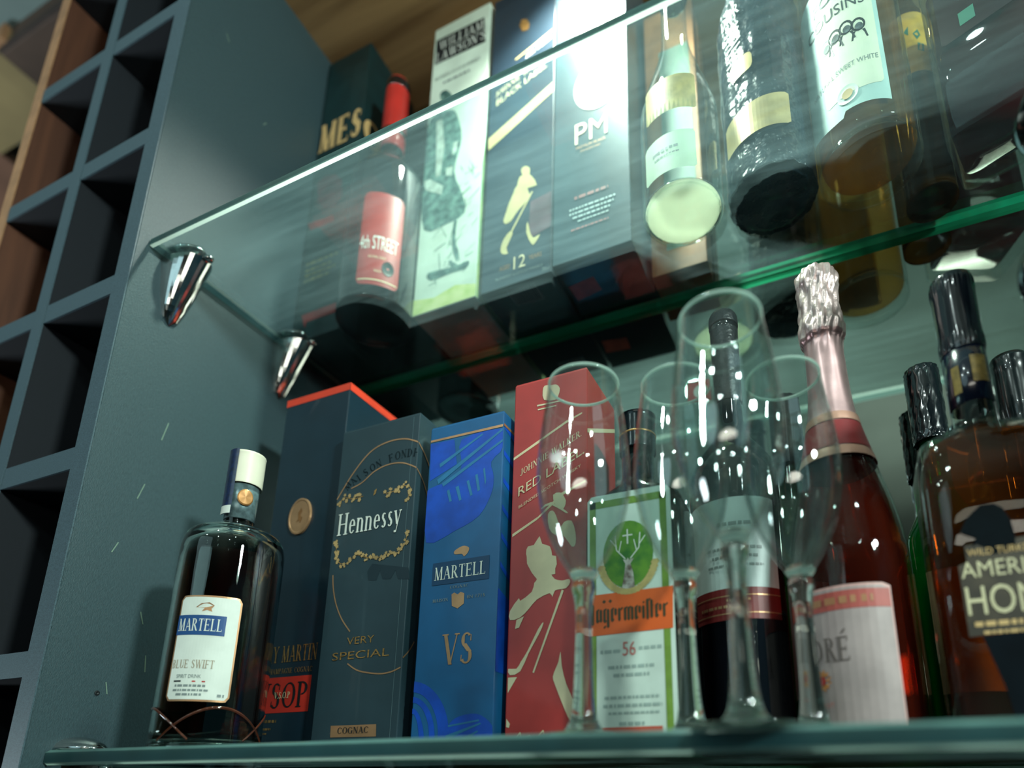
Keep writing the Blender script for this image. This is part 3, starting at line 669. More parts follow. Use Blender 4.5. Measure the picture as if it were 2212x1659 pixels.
words_on(t, 'REMY MARTIN', .003, .084, .0865, .016, M_GOLD, pm_, 'serif'); print_polys('accent_mark', [[(17, 106), (19, 106), (21.5, 109.5), (19.5, 109.5)]], M_GOLD, t, pm_)
words_on(t, 'FINE CHAMPAGNE COGNAC', .008, .080, .0755, .005, M_GOLD, pm_, 'serif')
print_polys('square_field', [[(10, 38), (80, 38), (80, 72), (10, 72)]], mat('vermilion_print', (196, 52, 40), 0.45, noise=0.06), t, pm_)
words_on(t, 'VSOP', .014, .077, .0425, .024, M_INK, pm_, 'serif', e=0.0007)
words_on(t, 'V.S.O.P', .036, .056, .0515, .006, M_CREAM, pm_, 'serif', e=0.0009)
rows_on(t, [(12, 42, 29, 2.5), (10, 36, 22, 2), (12, 32, 18, 1.5)], M_GOLD, pm_)
print_polys('gold_rule', [[(3, 9), (86, 9), (86, 10.5), (3, 10.5)]], M_GOLD, t, pm_)

# charcoal carton with white script name and vine wreath
M_CHAR = mat('charcoal_card', (42, 62, 70), 0.36, noise=0.05, coat=0.12)
t = carton('charcoal carton with white name, gold vine wreath and VERY SPECIAL lettering', .175, .44, ZL, .094, .094, .3175, M_CHAR, 'cartons on the lower shelf')
sd = side_map(.094)
def ell(cx, cz, a, b, t0, t1, n=40): return [(cx + a * cos(radians(t0 + (t1 - t0) * k / n)), cz + b * sin(radians(t0 + (t1 - t0) * k / n))) for k in range(n + 1)]
def clipx(pts, x0, x1):
    runs = []; cur = []
    for p in pts:
        if x0 <= p[0] <= x1: cur.append(p)
        else:
            if len(cur) > 1: runs.append(cur)
            cur = []
    if len(cur) > 1: runs.append(cur)
    return runs
st_groups = []
for key, w0 in (('hen_ring1', 1.5), ('hen_ring2', 1.3), ('hen_ring3', 1.3), ('hen_ring4', 1.3)):
    for r in ART[key]: st_groups.append(line_strip([(min(93.6, p[0]), p[1]) for p in smooth_pts(r, 6)], w0))
for q_ in st_groups: print_polys('foil_ring', q_, M_COPPER, t, pm_)
z1 = ART['hen_ring1'][0][-1][1]; z2 = ART['hen_ring2'][0][-1][1]
print_polys('foil_ring', line_strip(smooth_pts([(0, z1), (12, z1 - 9), (26, z1 - 27), (40, z1 - 60)], 5), 1.5) + line_strip(smooth_pts([(0, z2), (12, z2 - 10), (24, z2 - 30)], 5), 1.3) + line_strip(smooth_pts([(0, 78), (8, 86), (14, 95)], 4), 1.3), M_COPPER, t, sd)
# curved word under the arch
arcw = []
for k, ch in enumerate('MAISON FONDE'):
    u = k / 11; x = 13 + 76 * u; zc = 238 + 32 * sin(radians(18 + 84 * u)) + 2; a = radians(52 - 60 * u)
    for q in serif_polys(ch):
        arcw.append([(x + (px * cos(a) - py * sin(a)) * 7.5, zc + (px * sin(a) + py * cos(a)) * 8.5) for px, py in q])
arcw = [q for q in arcw if max(p[0] for p in q) < 93.5]
print_polys('tone_lettering', arcw, mat('charcoal_gloss_ink', (18, 32, 38), 0.2, noise=0.05), t, pm_)
R = random.Random(3); lv = []; stems = []
for key in ('hen_w1', 'hen_w2', 'hen_w3'):
    pts = smooth_pts(ART[key][0], 4); stems += line_strip(pts, 0.7)
    d = 0
    for (xa, za), (xb, zb) in zip(pts, pts[1:]):
        L_ = sqrt((xb - xa) ** 2 + (zb - za) ** 2); m_ = max(1, int(L_ / 1.35))
        for j in range(m_):
            u = j / m_; cx, cz = xa + (xb - xa) * u + R.uniform(-2, 2), za + (zb - za) * u + R.uniform(-3.6, 3.6); s_ = R.uniform(1.5, 2.5); a0 = R.uniform(0, 360)
            lv.append([(cx + s_ * (1.0 if q % 2 == 0 else .62) * cos(radians(a0 + q * 36)), cz + s_ * (1.0 if q % 2 == 0 else .62) * sin(radians(a0 + q * 36))) for q in range(10)])
print_polys('vine_stem', stems, M_GOLD, t, pm_, 0.0003)
print_polys('vine_wreath', lv, mat('vine_gold', (214, 178, 120), 0.4, metal=0.5, noise=0.2), t, pm_, 0.0005)
print_polys('arm_crest', ART['hen_arm'], M_GOLD, t, pm_, 0.0004)
print_polys('tone_axe', [p for p in ART['hen_axe']], mat('charcoal_tone_ink', (33, 50, 58), 0.3, noise=0.05), t, pm_, 0.00025)
words_on(t, 'Hennessy', .0057, .0815, .2035, .0225, M_WHITE, pm_, 'serif', e=0.0007)
words_on(t, 'VERY', .031, .062, .0945, .0068, M_GOLD, pm_)
words_on(t, 'SPECIAL', .0158, .0796, .081, .0072, M_GOLD, pm_)
print_polys('name_plate', ART['hen_rect'], M_COPPER, t, pm_)
words_on(t, 'COGNAC', .0305, .064, .0152, .0055, M_INK, pm_, 'serif', e=0.0007)
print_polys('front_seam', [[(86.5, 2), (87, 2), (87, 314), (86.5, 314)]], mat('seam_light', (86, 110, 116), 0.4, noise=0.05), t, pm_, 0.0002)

# blue carton
M_BLUE = mat('blue_card', (22, 92, 142), 0.4, noise=0.06, coat=0.1)
M_BLUE2 = mat('bright_blue_print', (14, 78, 190), 0.4, noise=0.12, nscale=60)
t = carton('blue carton with bright blue wing pattern and gold VS, between charcoal and red cartons', .283, .44, ZL, .078, .078, .2965, M_BLUE, 'cartons on the lower shelf')
sd = side_map(.078)
cl = lambda P: [[(min(77.7, max(.3, x)), max(.5, z)) for x, z in q] for q in P]
print_polys('wing_pattern', cl([rounded(q) if len(q) > 4 else q for q in ART['vs_blue']]), M_BLUE2, t, pm_, 0.0002)
print_polys('wing_line', cl(ART['vs_teal']), mat('wing_line_print', (40, 120, 168), 0.4, noise=0.1), t, pm_, 0.0004)
print_polys('wing_pattern', [[(2 + 0, 284 - 26 * k), (70, 268 - 30 * k), (70, 262 - 30 * k), (2, 279 - 26 * k)] for k in range(9)] + [[(0, 60), (60, 60), (60, 110), (0, 130)]], M_BLUE2, t, sd, 0.0002)
print_polys('gold_rule', cl(ART['vs_gold']), M_COPPER, t, pm_, 0.0005)
print_polys('gold_rule', [[(0, 281), (77, 281), (77, 283.5), (0, 283.5)]], M_COPPER, t, sd, 0.0005)
print_polys('name_plate', [[(12, 139.5), (69, 139), (69, 160), (12, 160)]], mat('deep_blue_print', (14, 62, 100), 0.4, noise=0.05), t, pm_, 0.0004)
words_on(t, 'MARTELL', .0142, .0655, .1438, .0118, M_WHITE, pm_, 'serif', e=0.0007)
print_polys('bird_emblem', [rounded(q) for q in ART['vs_bird']], M_COPPER, t, pm_, 0.0004)
print_polys('crown_crest', ART['vs_crest'], M_COPPER, t, pm_, 0.0004)
words_on(t, 'COGNAC', .031, .0495, .1345, .0028, M_GREY, pm_, 'serif')
words_on(t, 'MAISON', .0138, .0296, .124, .0028, M_GREY, pm_, 'serif'); words_on(t, 'EN 1715', .0487, .066, .124, .0028, M_GREY, pm_, 'sans')
words_on(t, 'VS', .0262, .0558, .0685, .0262, M_COPPER, pm_, 'serif')

# red carton
M_RED = mat('red_card', (172, 52, 48), 0.42, noise=0.05, coat=0.1)
t = carton('red carton with cream striding man and slanting name, behind the wine glasses', .366, .45, ZL, .071, .071, .327, M_RED, 'cartons on the lower shelf')
cl = lambda P: [[(min(70.7, max(.3, x)), z) for x, z in q] for q in P]
print_polys('striding_man', cl([rounded(q, 2) if len(q) > 5 else q for q in ART['red_man']]), mat('cream_ink', (214, 202, 166), 0.5, noise=0.06), t, pm_, 0.0004)
print_polys('slanting_rule', cl(ART['red_band']), M_CREAM, t, pm_, 0.0003)
words_on(t, 'JOHNNIE WALKER.', .0078, .066, .2335, .0062, M_CREAM, pm_, 'serif', slope=.452)
words_on(t, 'RED LABEL.', .0065, .0685, .214, .0088, M_CREAM, pm_, 'sans', slope=.466)
words_on(t, 'BLENDED SCOTCH WHISKY', .0074, .0655, .2025, .0028, M_CREAM, pm_, 'sans', slope=.49)
print_polys('signature', cl(ART['red_sig']) + line_strip([(8, 6), (14, 12), (15, 5), (22, 10), (26, 6), (34, 13), (35, 6), (44, 9), (52, 7), (58, 12), (61, 6)], 0.9), M_CREAM, t, pm_, 0.0004)
print_polys('slanting_rule', [[(0, 262), (70, 300), (70, 304), (0, 266)], [(0, 178), (70, 214), (70, 218), (0, 182)]], M_CREAM, t, side_map(.071), 0.0003)

# ------------------------------------------------------------------ cartons of the upper shelf
M_JAM = mat('dark_green_card', (14, 44, 46), 0.42, noise=0.1)
t = carton('dark green carton with large tan letters, in the corner by the grey panel', .004, .505, ZU, .077, .098, .486, M_JAM, 'cartons on the upper shelf')
sd = side_map(.077)
k_ = .011
words_on(t, 'MES', .001, .0765, .325 - k_, .050, mat('tan_print', (206, 172, 116), 0.5, noise=0.08), pm_, 'heavy', slope=0.0)
words_on(t, 'ON', .003, .080, .322 - k_, .044, mat('tan_print', (206, 172, 116), 0.5), sd, 'heavy')
dz = lambda P, d=-11: [[(min(76.7, max(.3, x)), max(0.5, z + d)) for x, z in q] for q in P]
print_polys('red_stripe', dz(ART['jam_red']), mat('dull_red_print', (150, 44, 40), 0.5, noise=0.2, nscale=30), t, pm_, 0.0003)
print_polys('red_emblem', dz(ART['jam_disc']), mat('dim_red_print', (84, 30, 38), 0.5, noise=0.3, nscale=60), t, pm_, 0.0003)
rows_on(t, [(8, 62, 118, 5), (8, 52, 108, 4), (8, 60, 100, 4), (8, 52, 91, 5)], mat('olive_gold_print', (110, 104, 58), 0.5, noise=0.1), pm_)

M_WLP = mat('white_card', (206, 222, 206), 0.5, noise=0.08, nscale=20)
t = carton('white carton with a sketched figure and black name band on the upper shelf', .178, .525, ZU, .089, .084, .478, M_WLP, 'cartons on the upper shelf', mat('pale_flap', (214, 222, 190), .5, noise=.1))
sd = side_map(.089)
cw = lambda P: [[(min(88.7, max(.3, x)), max(0.5, z - 11)) for x, z in q] for q in P]
print_polys('sketched_figure', cw([rounded(q) for q in ART['wl_dark']]), mat('sketch_ink', (40, 76, 74), 0.6, nscale=90, col2=(104, 140, 130)), t, pm_, 0.0002)
print_polys('sketched_figure', cw(ART['wl_light']), mat('sketch_light', (190, 206, 192), 0.6, noise=0.2, nscale=80), t, pm_, 0.0004)
R = random.Random(5); sk = []
for _ in range(60):
    x, z = R.uniform(20, 80), R.uniform(30, 200); l = R.uniform(6, 26); a = radians(R.uniform(60, 120) if R.random() < .6 else R.uniform(10, 50))
    sk += line_strip([(x, z), (min(87, x + l * cos(a)), z + l * sin(a))], R.uniform(.4, 1.1))
print_polys('sketch_lines', sk, mat('sketch_line_ink', (92, 124, 116), 0.6, noise=0.2), t, pm_, 0.0003)
print_polys('name_band', cw(ART['wl_band']), M_INK, t, pm_, 0.0003)
words_on(t, 'WILLIAM', .009, .080, .4335, .0160, M_WHITE, pm_, 'light', e=.0006)
words_on(t, "LAWSON'S", .005, .083, .4125, .0165, M_WHITE, pm_, 'light', e=.0006)
words_on(t, 'BLENDED SCOTCH WHISKY', .006, .078, .378, .006, M_GREY, pm_, 'serif')
rows_on(t, [(20, 62, 366, 4)], M_GREY, pm_)
print_polys('green_band', [[(0, 1), (88.8, 1), (88.8, 18), (60, 26), (30, 18), (0, 24)]], mat('lime_print', (176, 196, 108), 0.5, nscale=50, col2=(206, 214, 150)), t, pm_, 0.00025)
print_polys('green_band', [[(0, 1), (83, 1), (83, 474), (60, 474), (12, 330), (0, 200)]], mat('green_side_print', (92, 132, 84), 0.5, nscale=20, col2=(140, 160, 96)), t, sd, 0.00025)

M_BLK = mat('black_blue_card', (38, 56, 70), 0.32, noise=0.06, coat=0.25)
t = carton('black carton with gold striding man and number 12 on the upper shelf', .274, .525, ZU, .0905, .084, .472, M_BLK, 'cartons on the upper shelf')
cw = lambda P: [[(min(90.2, max(.3, x)), max(0.5, z - 11)) for x, z in q] for q in P]
print_polys('striding_man', cw([rounded(q, 2) if len(q) > 4 else q for q in ART['bl_man']]), mat('pale_gold_print', (226, 210, 150), 0.4, metal=0.3, noise=0.08), t, pm_, 0.0004)
print_polys('slanting_band', cw(ART['bl_band']), mat('pale_gold_print', (226, 210, 150), 0.4), t, pm_, 0.0004)
print_polys('gold_seal', cw(ART['bl_seal']), M_GOLD, t, pm_, 0.0004)
words_on(t, 'JOHN WALKER', .050, .086, .338, .0075, M_WHITE, pm_, 'serif', slope=.42)
words_on(t, 'JOHNNIE WALKER', .008, .082, .296, .0085, M_CREAM, pm_, 'serif', slope=.40)
words_on(t, 'BLACK LABEL', .010, .080, .281, .010, M_CREAM, pm_, 'sans', slope=.40)
words_on(t, '12', .0425, .0575, .019, .0175, M_CREAM, pm_, 'serif' if False else 'sans')
words_on(t, 'AGED', .024, .038, .023, .006, M_COPPER, pm_, 'sans'); words_on(t, 'YEARS', .062, .078, .025, .006, M_COPPER, pm_, 'sans')
words_on(t, 'BLENDED SCOTCH WHISKY', .020, .080, .0105, .0035, M_GREY, pm_, 'sans')
words_on(t, '70cl', .079, .088, .003, .005, M_GREY, pm_, 'sans')
print_polys('red_patch', [[(60, 55), (89, 62), (89, 112), (62, 108)]], mat('dusky_red_print', (98, 72, 84), 0.4, noise=0.2, nscale=30), t, pm_, 0.0002)
bc = [[(30, 8), (66, 8), (66, 34), (30, 34)]]
print_polys('barcode_field', bc, mat('barcode_grey', (104, 120, 128), .5, noise=.05), t, lambda s, t_, e: (s, t_, 0.0003 - e), 0.0004)
R = random.Random(2); bars = []; x = 32.0
while x < 63: 
    b_ = R.uniform(.4, 1.4); bars.append([(x, 10), (x + b_, 10), (x + b_, 32), (x, 32)]); x += b_ + R.uniform(.5, 1.2)
print_polys('barcode_bars', bars, M_INK, t, lambda s, t_, e: (s, t_, 0.0003 - e), 0.0006)

M_PM = mat('slate_card', (56, 78, 88), 0.30, noise=0.06, coat=0.35)
t = carton('slate carton with a big white 8 above PM on the upper shelf', .368, .52, ZU, .091, .084, .470, M_PM, 'cartons on the upper shelf', M_BLK)
eight = []
for (cx, cz, a, b, wa, wb) in ((55, 238, 30, 38, 16, 12), (58, 308, 25, 36, 14, 12)):
    o_ = ell(cx, cz, a, b, 0, 360, 36); i_ = ell(cx, cz, a - wa, b - wb, 0, 360, 36)
    eight += [[o_[k], o_[k + 1], i_[k + 1], i_[k]] for k in range(36)]
print_polys('numeral', eight, mat('bright_white_print', (240, 238, 220), 0.5, noise=0.02), t, pm_, 0.0004)
words_on(t, 'PM', .0265, .066, .158, .0305, mat('peach_print', (236, 208, 176), 0.5, noise=0.03), pm_, 'sans')
words_on(t, 'PREMIUM BLACK', .028, .064, .150, .004, M_COPPER, pm_, 'sans'); words_on(t, 'GRAIN BLENDED WHISKY', .033, .058, .144, .003, M_COPPER, pm_, 'sans')
rows_on(t, [(26, 66, 80, 4)], mat('faded_red_print', (150, 92, 92), .5, noise=.1), pm_)
rows_on(t, [(20, 74, 66, 2.6), (20, 72, 60, 2.6), (24, 68, 54, 2.6), (30, 66, 48, 2)], mat('pale_grey_print', (170, 190, 190), .5, noise=.05), pm_, seed=4)
rows_on(t, [(22, 66, 38, 2.4)], mat('faded_red_print', (150, 92, 92), .5), pm_, seed=6)
print_polys('tax_sticker', [[(4, 34), (36, 30), (38, 52), (6, 58)]], mat('orange_sticker', (200, 84, 58), 0.6, noise=0.15, nscale=60), t, lambda s, t_, e: (s, t_, 0.0003 - e), 0.0004)
# amber-edged carton seen as a strip right of the slate one
t = carton('amber and copper carton, a narrow strip between slate carton and clear bottle', .464, .578, ZU, .062, .034, .40, mat('amber_card', (200, 140, 92), 0.45, noise=0.15, nscale=30), 'cartons on the upper shelf')
print_polys('pale_panel', [[(18, 30), (55, 30), (55, 330), (18, 330)]], mat('pale_teal_print', (150, 180, 164), .5, noise=.1), t, pm_)

# ------------------------------------------------------------------ bottles
def bottle(name, label, x, y, z, prof, m, inner=None, liquid=None, lmat=None, n=56, group=None, wob=None, rotz=0):
    t = thing(name, label, 'bottle', (x, y, z), group, rotz)
    lathe('glass_body', prof, m, t, n, inner, wob)
    if liquid: lathe('liquid', liquid, lmat, t, n)
    return t

# left bottle: squat, dark brandy, blue and white label
M_BRANDY = glass('brandy', (150, 48, 22), 0.0, 1.36)
def absorb(name, tint, density, ior=1.36):
    m = bpy.data.materials.new(name); m.use_nodes = True; nt = m.node_tree; N = nt.nodes
    N.remove(N['Principled BSDF']); g = N.new('ShaderNodeBsdfGlass'); g.inputs['IOR'].default_value = ior; g.inputs['Roughness'].default_value = 0.0
    g.inputs['Color'].default_value = (1, 1, 1, 1)
    v = N.new('ShaderNodeVolumeAbsorption'); v.inputs[0].default_value = rgb(tint); v.inputs[1].default_value = density
    nt.links.new(g.outputs[0], N['Material Output'].inputs[0]); nt.links.new(v.outputs[0], N['Material Output'].inputs[1])
    return m
M_BRANDY = absorb('dark_brandy', (206, 92, 50), 70)
pr = smooth_prof([(0, 0.001, 1), (.036, 0.0, 1), (.0415, .004), (.042, .012), (.042, .165, 1), (.0415, .178), (.037, .190), (.024, .1965), (.0125, .199, 1), (.0122, .205, 1), (.0122, .240, 1), (.0095, .241)], 5)
inn = smooth_prof([(0, .006, 1), (.034, .008, 1), (.0388, .014), (.0388, .164, 1), (.036, .182), (.022, .192), (.009, .197, 1), (.009, .240)], 4)
liq = smooth_prof([(0, .0063, 1), (.0338, .0083, 1), (.0385, .0143), (.0385, .163, 1), (.0372, .176), (.030, .185, 1), (0, .185)], 4)
t = bottle('brandy_bottle', 'squat dark brandy bottle with white and blue label and cream cap, beside the panel', .117, .383, ZL, pr, M_GLASS, inn, liq, M_BRANDY, group='bottles on the lower shelf')
cm = cyl_map(.042, 36)
L_ = patch('front_label', -.0242, .0242, .036, .1235, M_COPPER, t, cm, .0003, .004)
patch('label_paper', -.0228, .0228, .0375, .122, M_WHITE, t, cm, .0005, .003)
patch('name_plate', -.0238, .0140, .0898, .1065, mat('royal_blue_print', (22, 74, 132), .45, noise=.05), t, cm, .0007)
words_on(t, 'MARTELL', -.0222, .0115, .0932, .0102, M_WHITE, cm, 'serif', e=.0009)
words_on(t, 'BLUE SWIFT', -.0222, .0100, .0625, .0068, mat('dull_copper_ink', (168, 152, 130), .5, noise=.05), cm, 'serif', e=.0007)
words_on(t, 'SPIRIT DRINK', -.0165, .0020, .0545, .0030, M_GREY, cm, 'sans', e=.0007)
print_polys('blue_rule', [[(-18.5, 51.3), (-12.5, 51.3), (-12.5, 52.6), (-18.5, 52.6)]], M_INK, t, cm, .0007); print_polys('red_rule', [[(-4, 51.3), (5.5, 51.3), (5.5, 52.4), (-4, 52.4)]], M_REDINK, t, cm, .0007)
rows_on(t, [(-17, 6, 47.5, 1.8), (-18, 9, 44, 1.6), (-15, 4, 40.5, 1.8), (15, 20, 40, 2.2)], M_GREY, cm, .0007)
print_polys('bird_emblem', [[(-10, 113), (-6, 116.5), (0, 117.5), (4, 115), (2, 112), (3, 109.5), (-1, 111), (-5, 109.5), (-3, 112.5)]], M_COPPER, t, cm, .0007)
cap = lathe('stopper_cap', smooth_prof([(0, .241, 1), (.0150, .241, 1), (.0152, .243), (.0152, .268), (.0140, .2735), (.0, .2750)], 4), mat('cream_plastic', (232, 226, 204), 0.4, noise=0.03), t, 40)
lathe('neck_foil', smooth_prof([(.0124, .206, 1), (.0130, .2065, 1), (.0134, .240, 1), (.0126, .2405)], 2), mat('pale_neck_film', (120, 146, 150), 0.25, metal=.3, noise=.3, nscale=120), t, 40)
cn_ = cyl_map(.0152, 20)
patch('tax_strip', -.0120, .0005, .2085, .2738, mat('navy_strip', (26, 44, 84), 0.35, noise=.35, nscale=260, coat=.4), t, cn_, .0006)
patch('tax_strip_tail', -.0118, .0003, .2088, .2165, M_WHITE, t, cn_, .0010)
V, F = lathe_vf([(0, .0008), (.0055, .0012), (.0066, .0006), (.0066, 0), (0, 0)], 24)
mk('neck_medal', [((.0142 + z) * sin(radians(62) + x / .0142), -(.0142 + z) * cos(radians(62) + x / .0142), .226 + y * 1.2) for x, y, z in V], F, mat('orange_medal', (214, 150, 84), .4, metal=.3, noise=.2), t)
# raised swirls in the foot of the glass
V = []; F = []
for s_ in range(4):
    for k in range(25):
        a = radians(s_ * 90 + k * 5.2); zc = .006 + .026 * sin(pi * k / 24)
        for dz_, dr in ((-.0012, 0), (0, .0011), (.0012, 0)): V.append(((.042 + dr) * cos(a), (.042 + dr) * sin(a), zc + dz_))
        if k:
            b = len(V) - 6
            F += [[b, b + 3, b + 4, b + 1], [b + 1, b + 4, b + 5, b + 2]]
mk('foot_swirls', V, F, mat('amber_relief', (84, 42, 26), .06, coat=.8, noise=.2), t, smooth=True)

# tall herbal liqueur bottle: flat front
def super_prof(rows, n=48, ex=4.0):
    V = []; F = []
    for (a, b, z, e_) in rows:
        for k in range(n):
            u = 2 * pi * k / n; c_, s_ = cos(u), sin(u)
            V.append((a * math.copysign(abs(c_) ** (2 / e_), c_), b * math.copysign(abs(s_) ** (2 / e_), s_), z))
    for i in range(len(rows) - 1):
        for k in range(n):
            F.append([i * n + k, i * n + (k + 1) % n, (i + 1) * n + (k + 1) % n, (i + 1) * n + k])
    F.append(list(range(n))[::-1]); F.append([(len(rows) - 1) * n + k for k in range(n)])
    return V, F
M_DKGREEN = mat('dark_green_bottle_glass', (8, 18, 18), 0.10, spec=0.4, coat=0.15, noise=0.2, nscale=8)
t = thing('liqueur_bottle', 'dark flat-fronted liqueur bottle with orange band and stag label behind the wine glasses', 'bottle', (.4780, .461, ZL), 'bottles on the lower shelf')
rows = [(.038, .022, 0, 5), (.0412, .0245, .003, 5), (.0412, .0245, .165, 5), (.040, .024, .182, 4.5), (.035, .022, .195, 3.5), (.024, .019, .2025, 2.6), (.0155, .0155, .2085, 2), (.0135, .0135, .215, 2), (.0135, .0135, .265, 2)]
V, F = super_prof(rows); mk('glass_body', V, F, M_DKGREEN, t, smooth=True)
lathe('screw_cap', smooth_prof([(0, .238, 1), (.0150, .238, 1), (.0152, .240), (.0152, .268), (.0145, .2715), (0, .272)], 3), mat('dark_cap', (16, 30, 34), .2, metal=.4, noise=.2), t, 36)
lathe('cap_ring', [(.0152, .252), (.0156, .2522), (.0156, .2535), (.0152, .2537)], M_GOLD, t, 36)
jm = plane_map(-.0455, -.0248, 0)
jf = lambda s, t_, e: (s - .0352, -.0247 - e, t_)
patch('front_label', .0, .0675, .002, .194, mat('label_ivory', (214, 232, 220), .5, noise=.03), t, jf, .0002, .004)
for i, q in enumerate(([(2, 4), (7, 4), (7, 189), (2, 189)], [(59, 4), (64, 4), (64, 189), (59, 189)], [(2, 183), (64, 183), (64, 189), (2, 189)])):
    print_polys('green_border', [q], mat('leaf_green_print', (124, 160, 62), .5, noise=.12, nscale=80), t, jf, .0004)
print_polys('orange_band', [[(-1.5, 80), (66, 81), (67, 112.5), (-1, 112)]], mat('orange_print', (232, 100, 34), .45, noise=.05), t, jf, .0006)
words_on(t, 'Jagermeister', .001, .063, .0895, .0155, mat('dark_olive_ink', (62, 58, 30), .5, noise=.1), jf, 'fraktur', e=.0008)
print_polys('accent_dots', [[(12, 106), (13.5, 107.5), (15, 106), (13.5, 104.5)], [(17, 106), (18.5, 107.5), (20, 106), (18.5, 104.5)]], mat('dark_olive_ink', (62, 58, 30), .5), t, jf, .0008)
print_polys('round_emblem', [ell(33, 142, 20, 27, 0, 360, 30)[:-1]], mat('forest_green_print', (44, 108, 38), .5, nscale=60, col2=(100, 150, 44)), t, jf, .0004)
st = []
for k in range(22):
    a = radians(195 + k * 150 / 21); st.append([(33 + 22 * cos(a) + 3.4 * cos(q), 140 + 28 * sin(a) + 2.6 * sin(q)) for q in [j * pi / 3 for j in range(6)]])
print_polys('laurel_wreath', st, mat('straw_print', (214, 190, 122), .5, noise=.15, nscale=100), t, jf, .0007)
print_polys('stag_head', [[(29, 138), (31, 134), (30, 126), (28, 116), (33, 110), (38, 116), (37, 127), (35, 134), (38, 138), (34, 137), (33, 139), (32, 137)]], mat('stag_white_print', (206, 206, 196), .5, nscale=120, col2=(96, 74, 66)), t, jf, .0006)
ant = []
for sgn in (-1, 1):
    ant += line_strip([(33 + sgn * 2, 138), (33 + sgn * 9, 146), (33 + sgn * 10, 158)], .9) + line_strip([(33 + sgn * 7, 144), (33 + sgn * 5, 153)], .8) + line_strip([(33 + sgn * 9.5, 149), (33 + sgn * 14, 155)], .8)
ant += line_strip([(33, 150), (33, 162)], 1.2) + line_strip([(29, 157), (37, 157)], 1.2)
print_polys('antlers', ant, M_WHITE, t, jf, .0006)
words_on(t, '56', .0275, .0375, .0635, .0105, mat('pale_red_ink', (206, 116, 106), .5, noise=.05), jf)
rows_on(t, [(10, 26, 66, 2.6), (40, 57, 67, 2.6), (16, 52, 54, 2.5), (20, 48, 48, 2.5), (13, 55, 32, 2.2), (12, 56, 26, 2.4), (16, 54, 21, 1.8), (24, 44, 13, 2.6)], mat('pale_ink', (164, 186, 178), .5, noise=.05), jf)
print_polys('red_bar', [[(11, 4.5), (56, 5.5), (56, 12), (11, 12)]], mat('red_orange_print', (206, 76, 44), .45, noise=.05), t, jf, .0004)
V, F = lathe_vf([(0, 0), (.0009, 0)], 4)
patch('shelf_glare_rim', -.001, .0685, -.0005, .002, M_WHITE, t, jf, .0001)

# dark red-wine bottle
M_WINEGLASS_DARK = mat('black_wine_bottle_glass', (12, 14, 20), 0.05, coat=0.9, noise=0.2, nscale=6)
def wine_prof(r, h, neck=.0135, sh=.62, lip=True):
    return smooth_prof([(0, .004, 1), (r * .8, .0, 1), (r * .97, .003), (r, .012), (r, h * sh, 1), (r * .97, h * (sh + .035)), (r * .78, h * (sh + .075)), (neck * 1.35, h * (sh + .13)), (neck, h * (sh + .19)), (neck * .97, h * .955, 1), (neck * 1.1, h * .96), (neck * 1.1, h * .99), (neck * .9, h, 1), (0, h)], 5)
t = bottle('wine_bottle', 'dark red wine bottle with white label and maroon band behind the tallest wine glass', .5466, .516, ZL, wine_prof(.038, .392, .0115, .55), M_WINEGLASS_DARK, group='bottles on the lower shelf')
lathe('capsule', smooth_prof([(.0118, .300, 1), (.0122, .3005, 1), (.0126, .376), (.0132, .380), (.0130, .390), (.0110, .3945, 1), (0, .395)], 4), mat('black_capsule', (24, 28, 34), .35, noise=.2, nscale=150, bump=.4, bscale=300), t, 40)
wm = cyl_map(.038, 0)
patch('front_label', -.042, .0375, .1175, .194, mat('grey_white_paper', (200, 212, 210), .6, noise=.06), t, wm, .0003, .001)
patch('maroon_band', -.042, .0375, .0935, .1185, mat('maroon_print', (120, 34, 34), .45, noise=.1), t, wm, .0005)
for zz in (.098, .112): patch('gold_rule', -.042, .0375, zz, zz + .0009, M_COPPER, t, wm, .0007)
rows_on(t, [(-30, 8, 103, 2.2), (-6, 12, 108, 1.8)], M_COPPER, wm, .0008)
rows_on(t, [(-20, 24, 150, 2.4), (-16, 20, 143, 2.4), (-20, 24, 136, 2), (-10, 16, 170, 3)], M_GREY, wm, .0006, 9)

# pink sparkling wine
M_ROSE = see_through('rose_wine', (184, 80, 52), (170, 52, 22), .17, 1.36)
pr = smooth_prof([(0, .010, 1), (.036, .0, 1), (.041, .003), (.042, .012), (.042, .120), (.0405, .142), (.036, .172), (.0275, .208), (.0205, .236), (.0165, .262), (.0145, .300), (.0140, .335, 1), (.0150, .338), (.0150, .350), (.0135, .352, 1), (0, .352)], 5)
inn = None
t = bottle('sparkling_wine_bottle', 'pink sparkling wine bottle with crinkled rose foil neck and pale label', .629, .494, ZL, pr, M_THIN, None,
           smooth_prof([(0, .0143, 1), (.0327, .0063, 1), (.0389, .0143), (.0389, .120), (.0375, .142), (.0332, .172), (.0247, .208, 1), (.0200, .226, 1), (0, .226)], 4), M_ROSE, group='bottles on the lower shelf')
def crinkle(a, z):
    u = max(0, min(1, (z - .305) / .03))
    return 1 + u * (.05 * sin(9 * a + 40 * z * 3) + .035 * sin(17 * a - 220 * z) + .03 * sin(5 * a + 300 * z)) + (1 - u) * .012 * sin(7 * a + 50 * z)
fo = smooth_prof([(.0262, .2135, 1), (.0268, .2137, 1), (.0212, .236), (.0174, .262), (.0157, .285), (.0150, .318), (.0172, .326), (.0178, .336), (.0160, .346), (.0158, .372), (.0168, .380), (.0150, .391), (.0085, .3945), (0, .3955)], 7)
lathe('neck_foil', [q for q in fo if q[1] < .328], mat('rose_foil', (214, 176, 176), .34, metal=.7, noise=.10, nscale=60), t, 96, wob=crinkle)
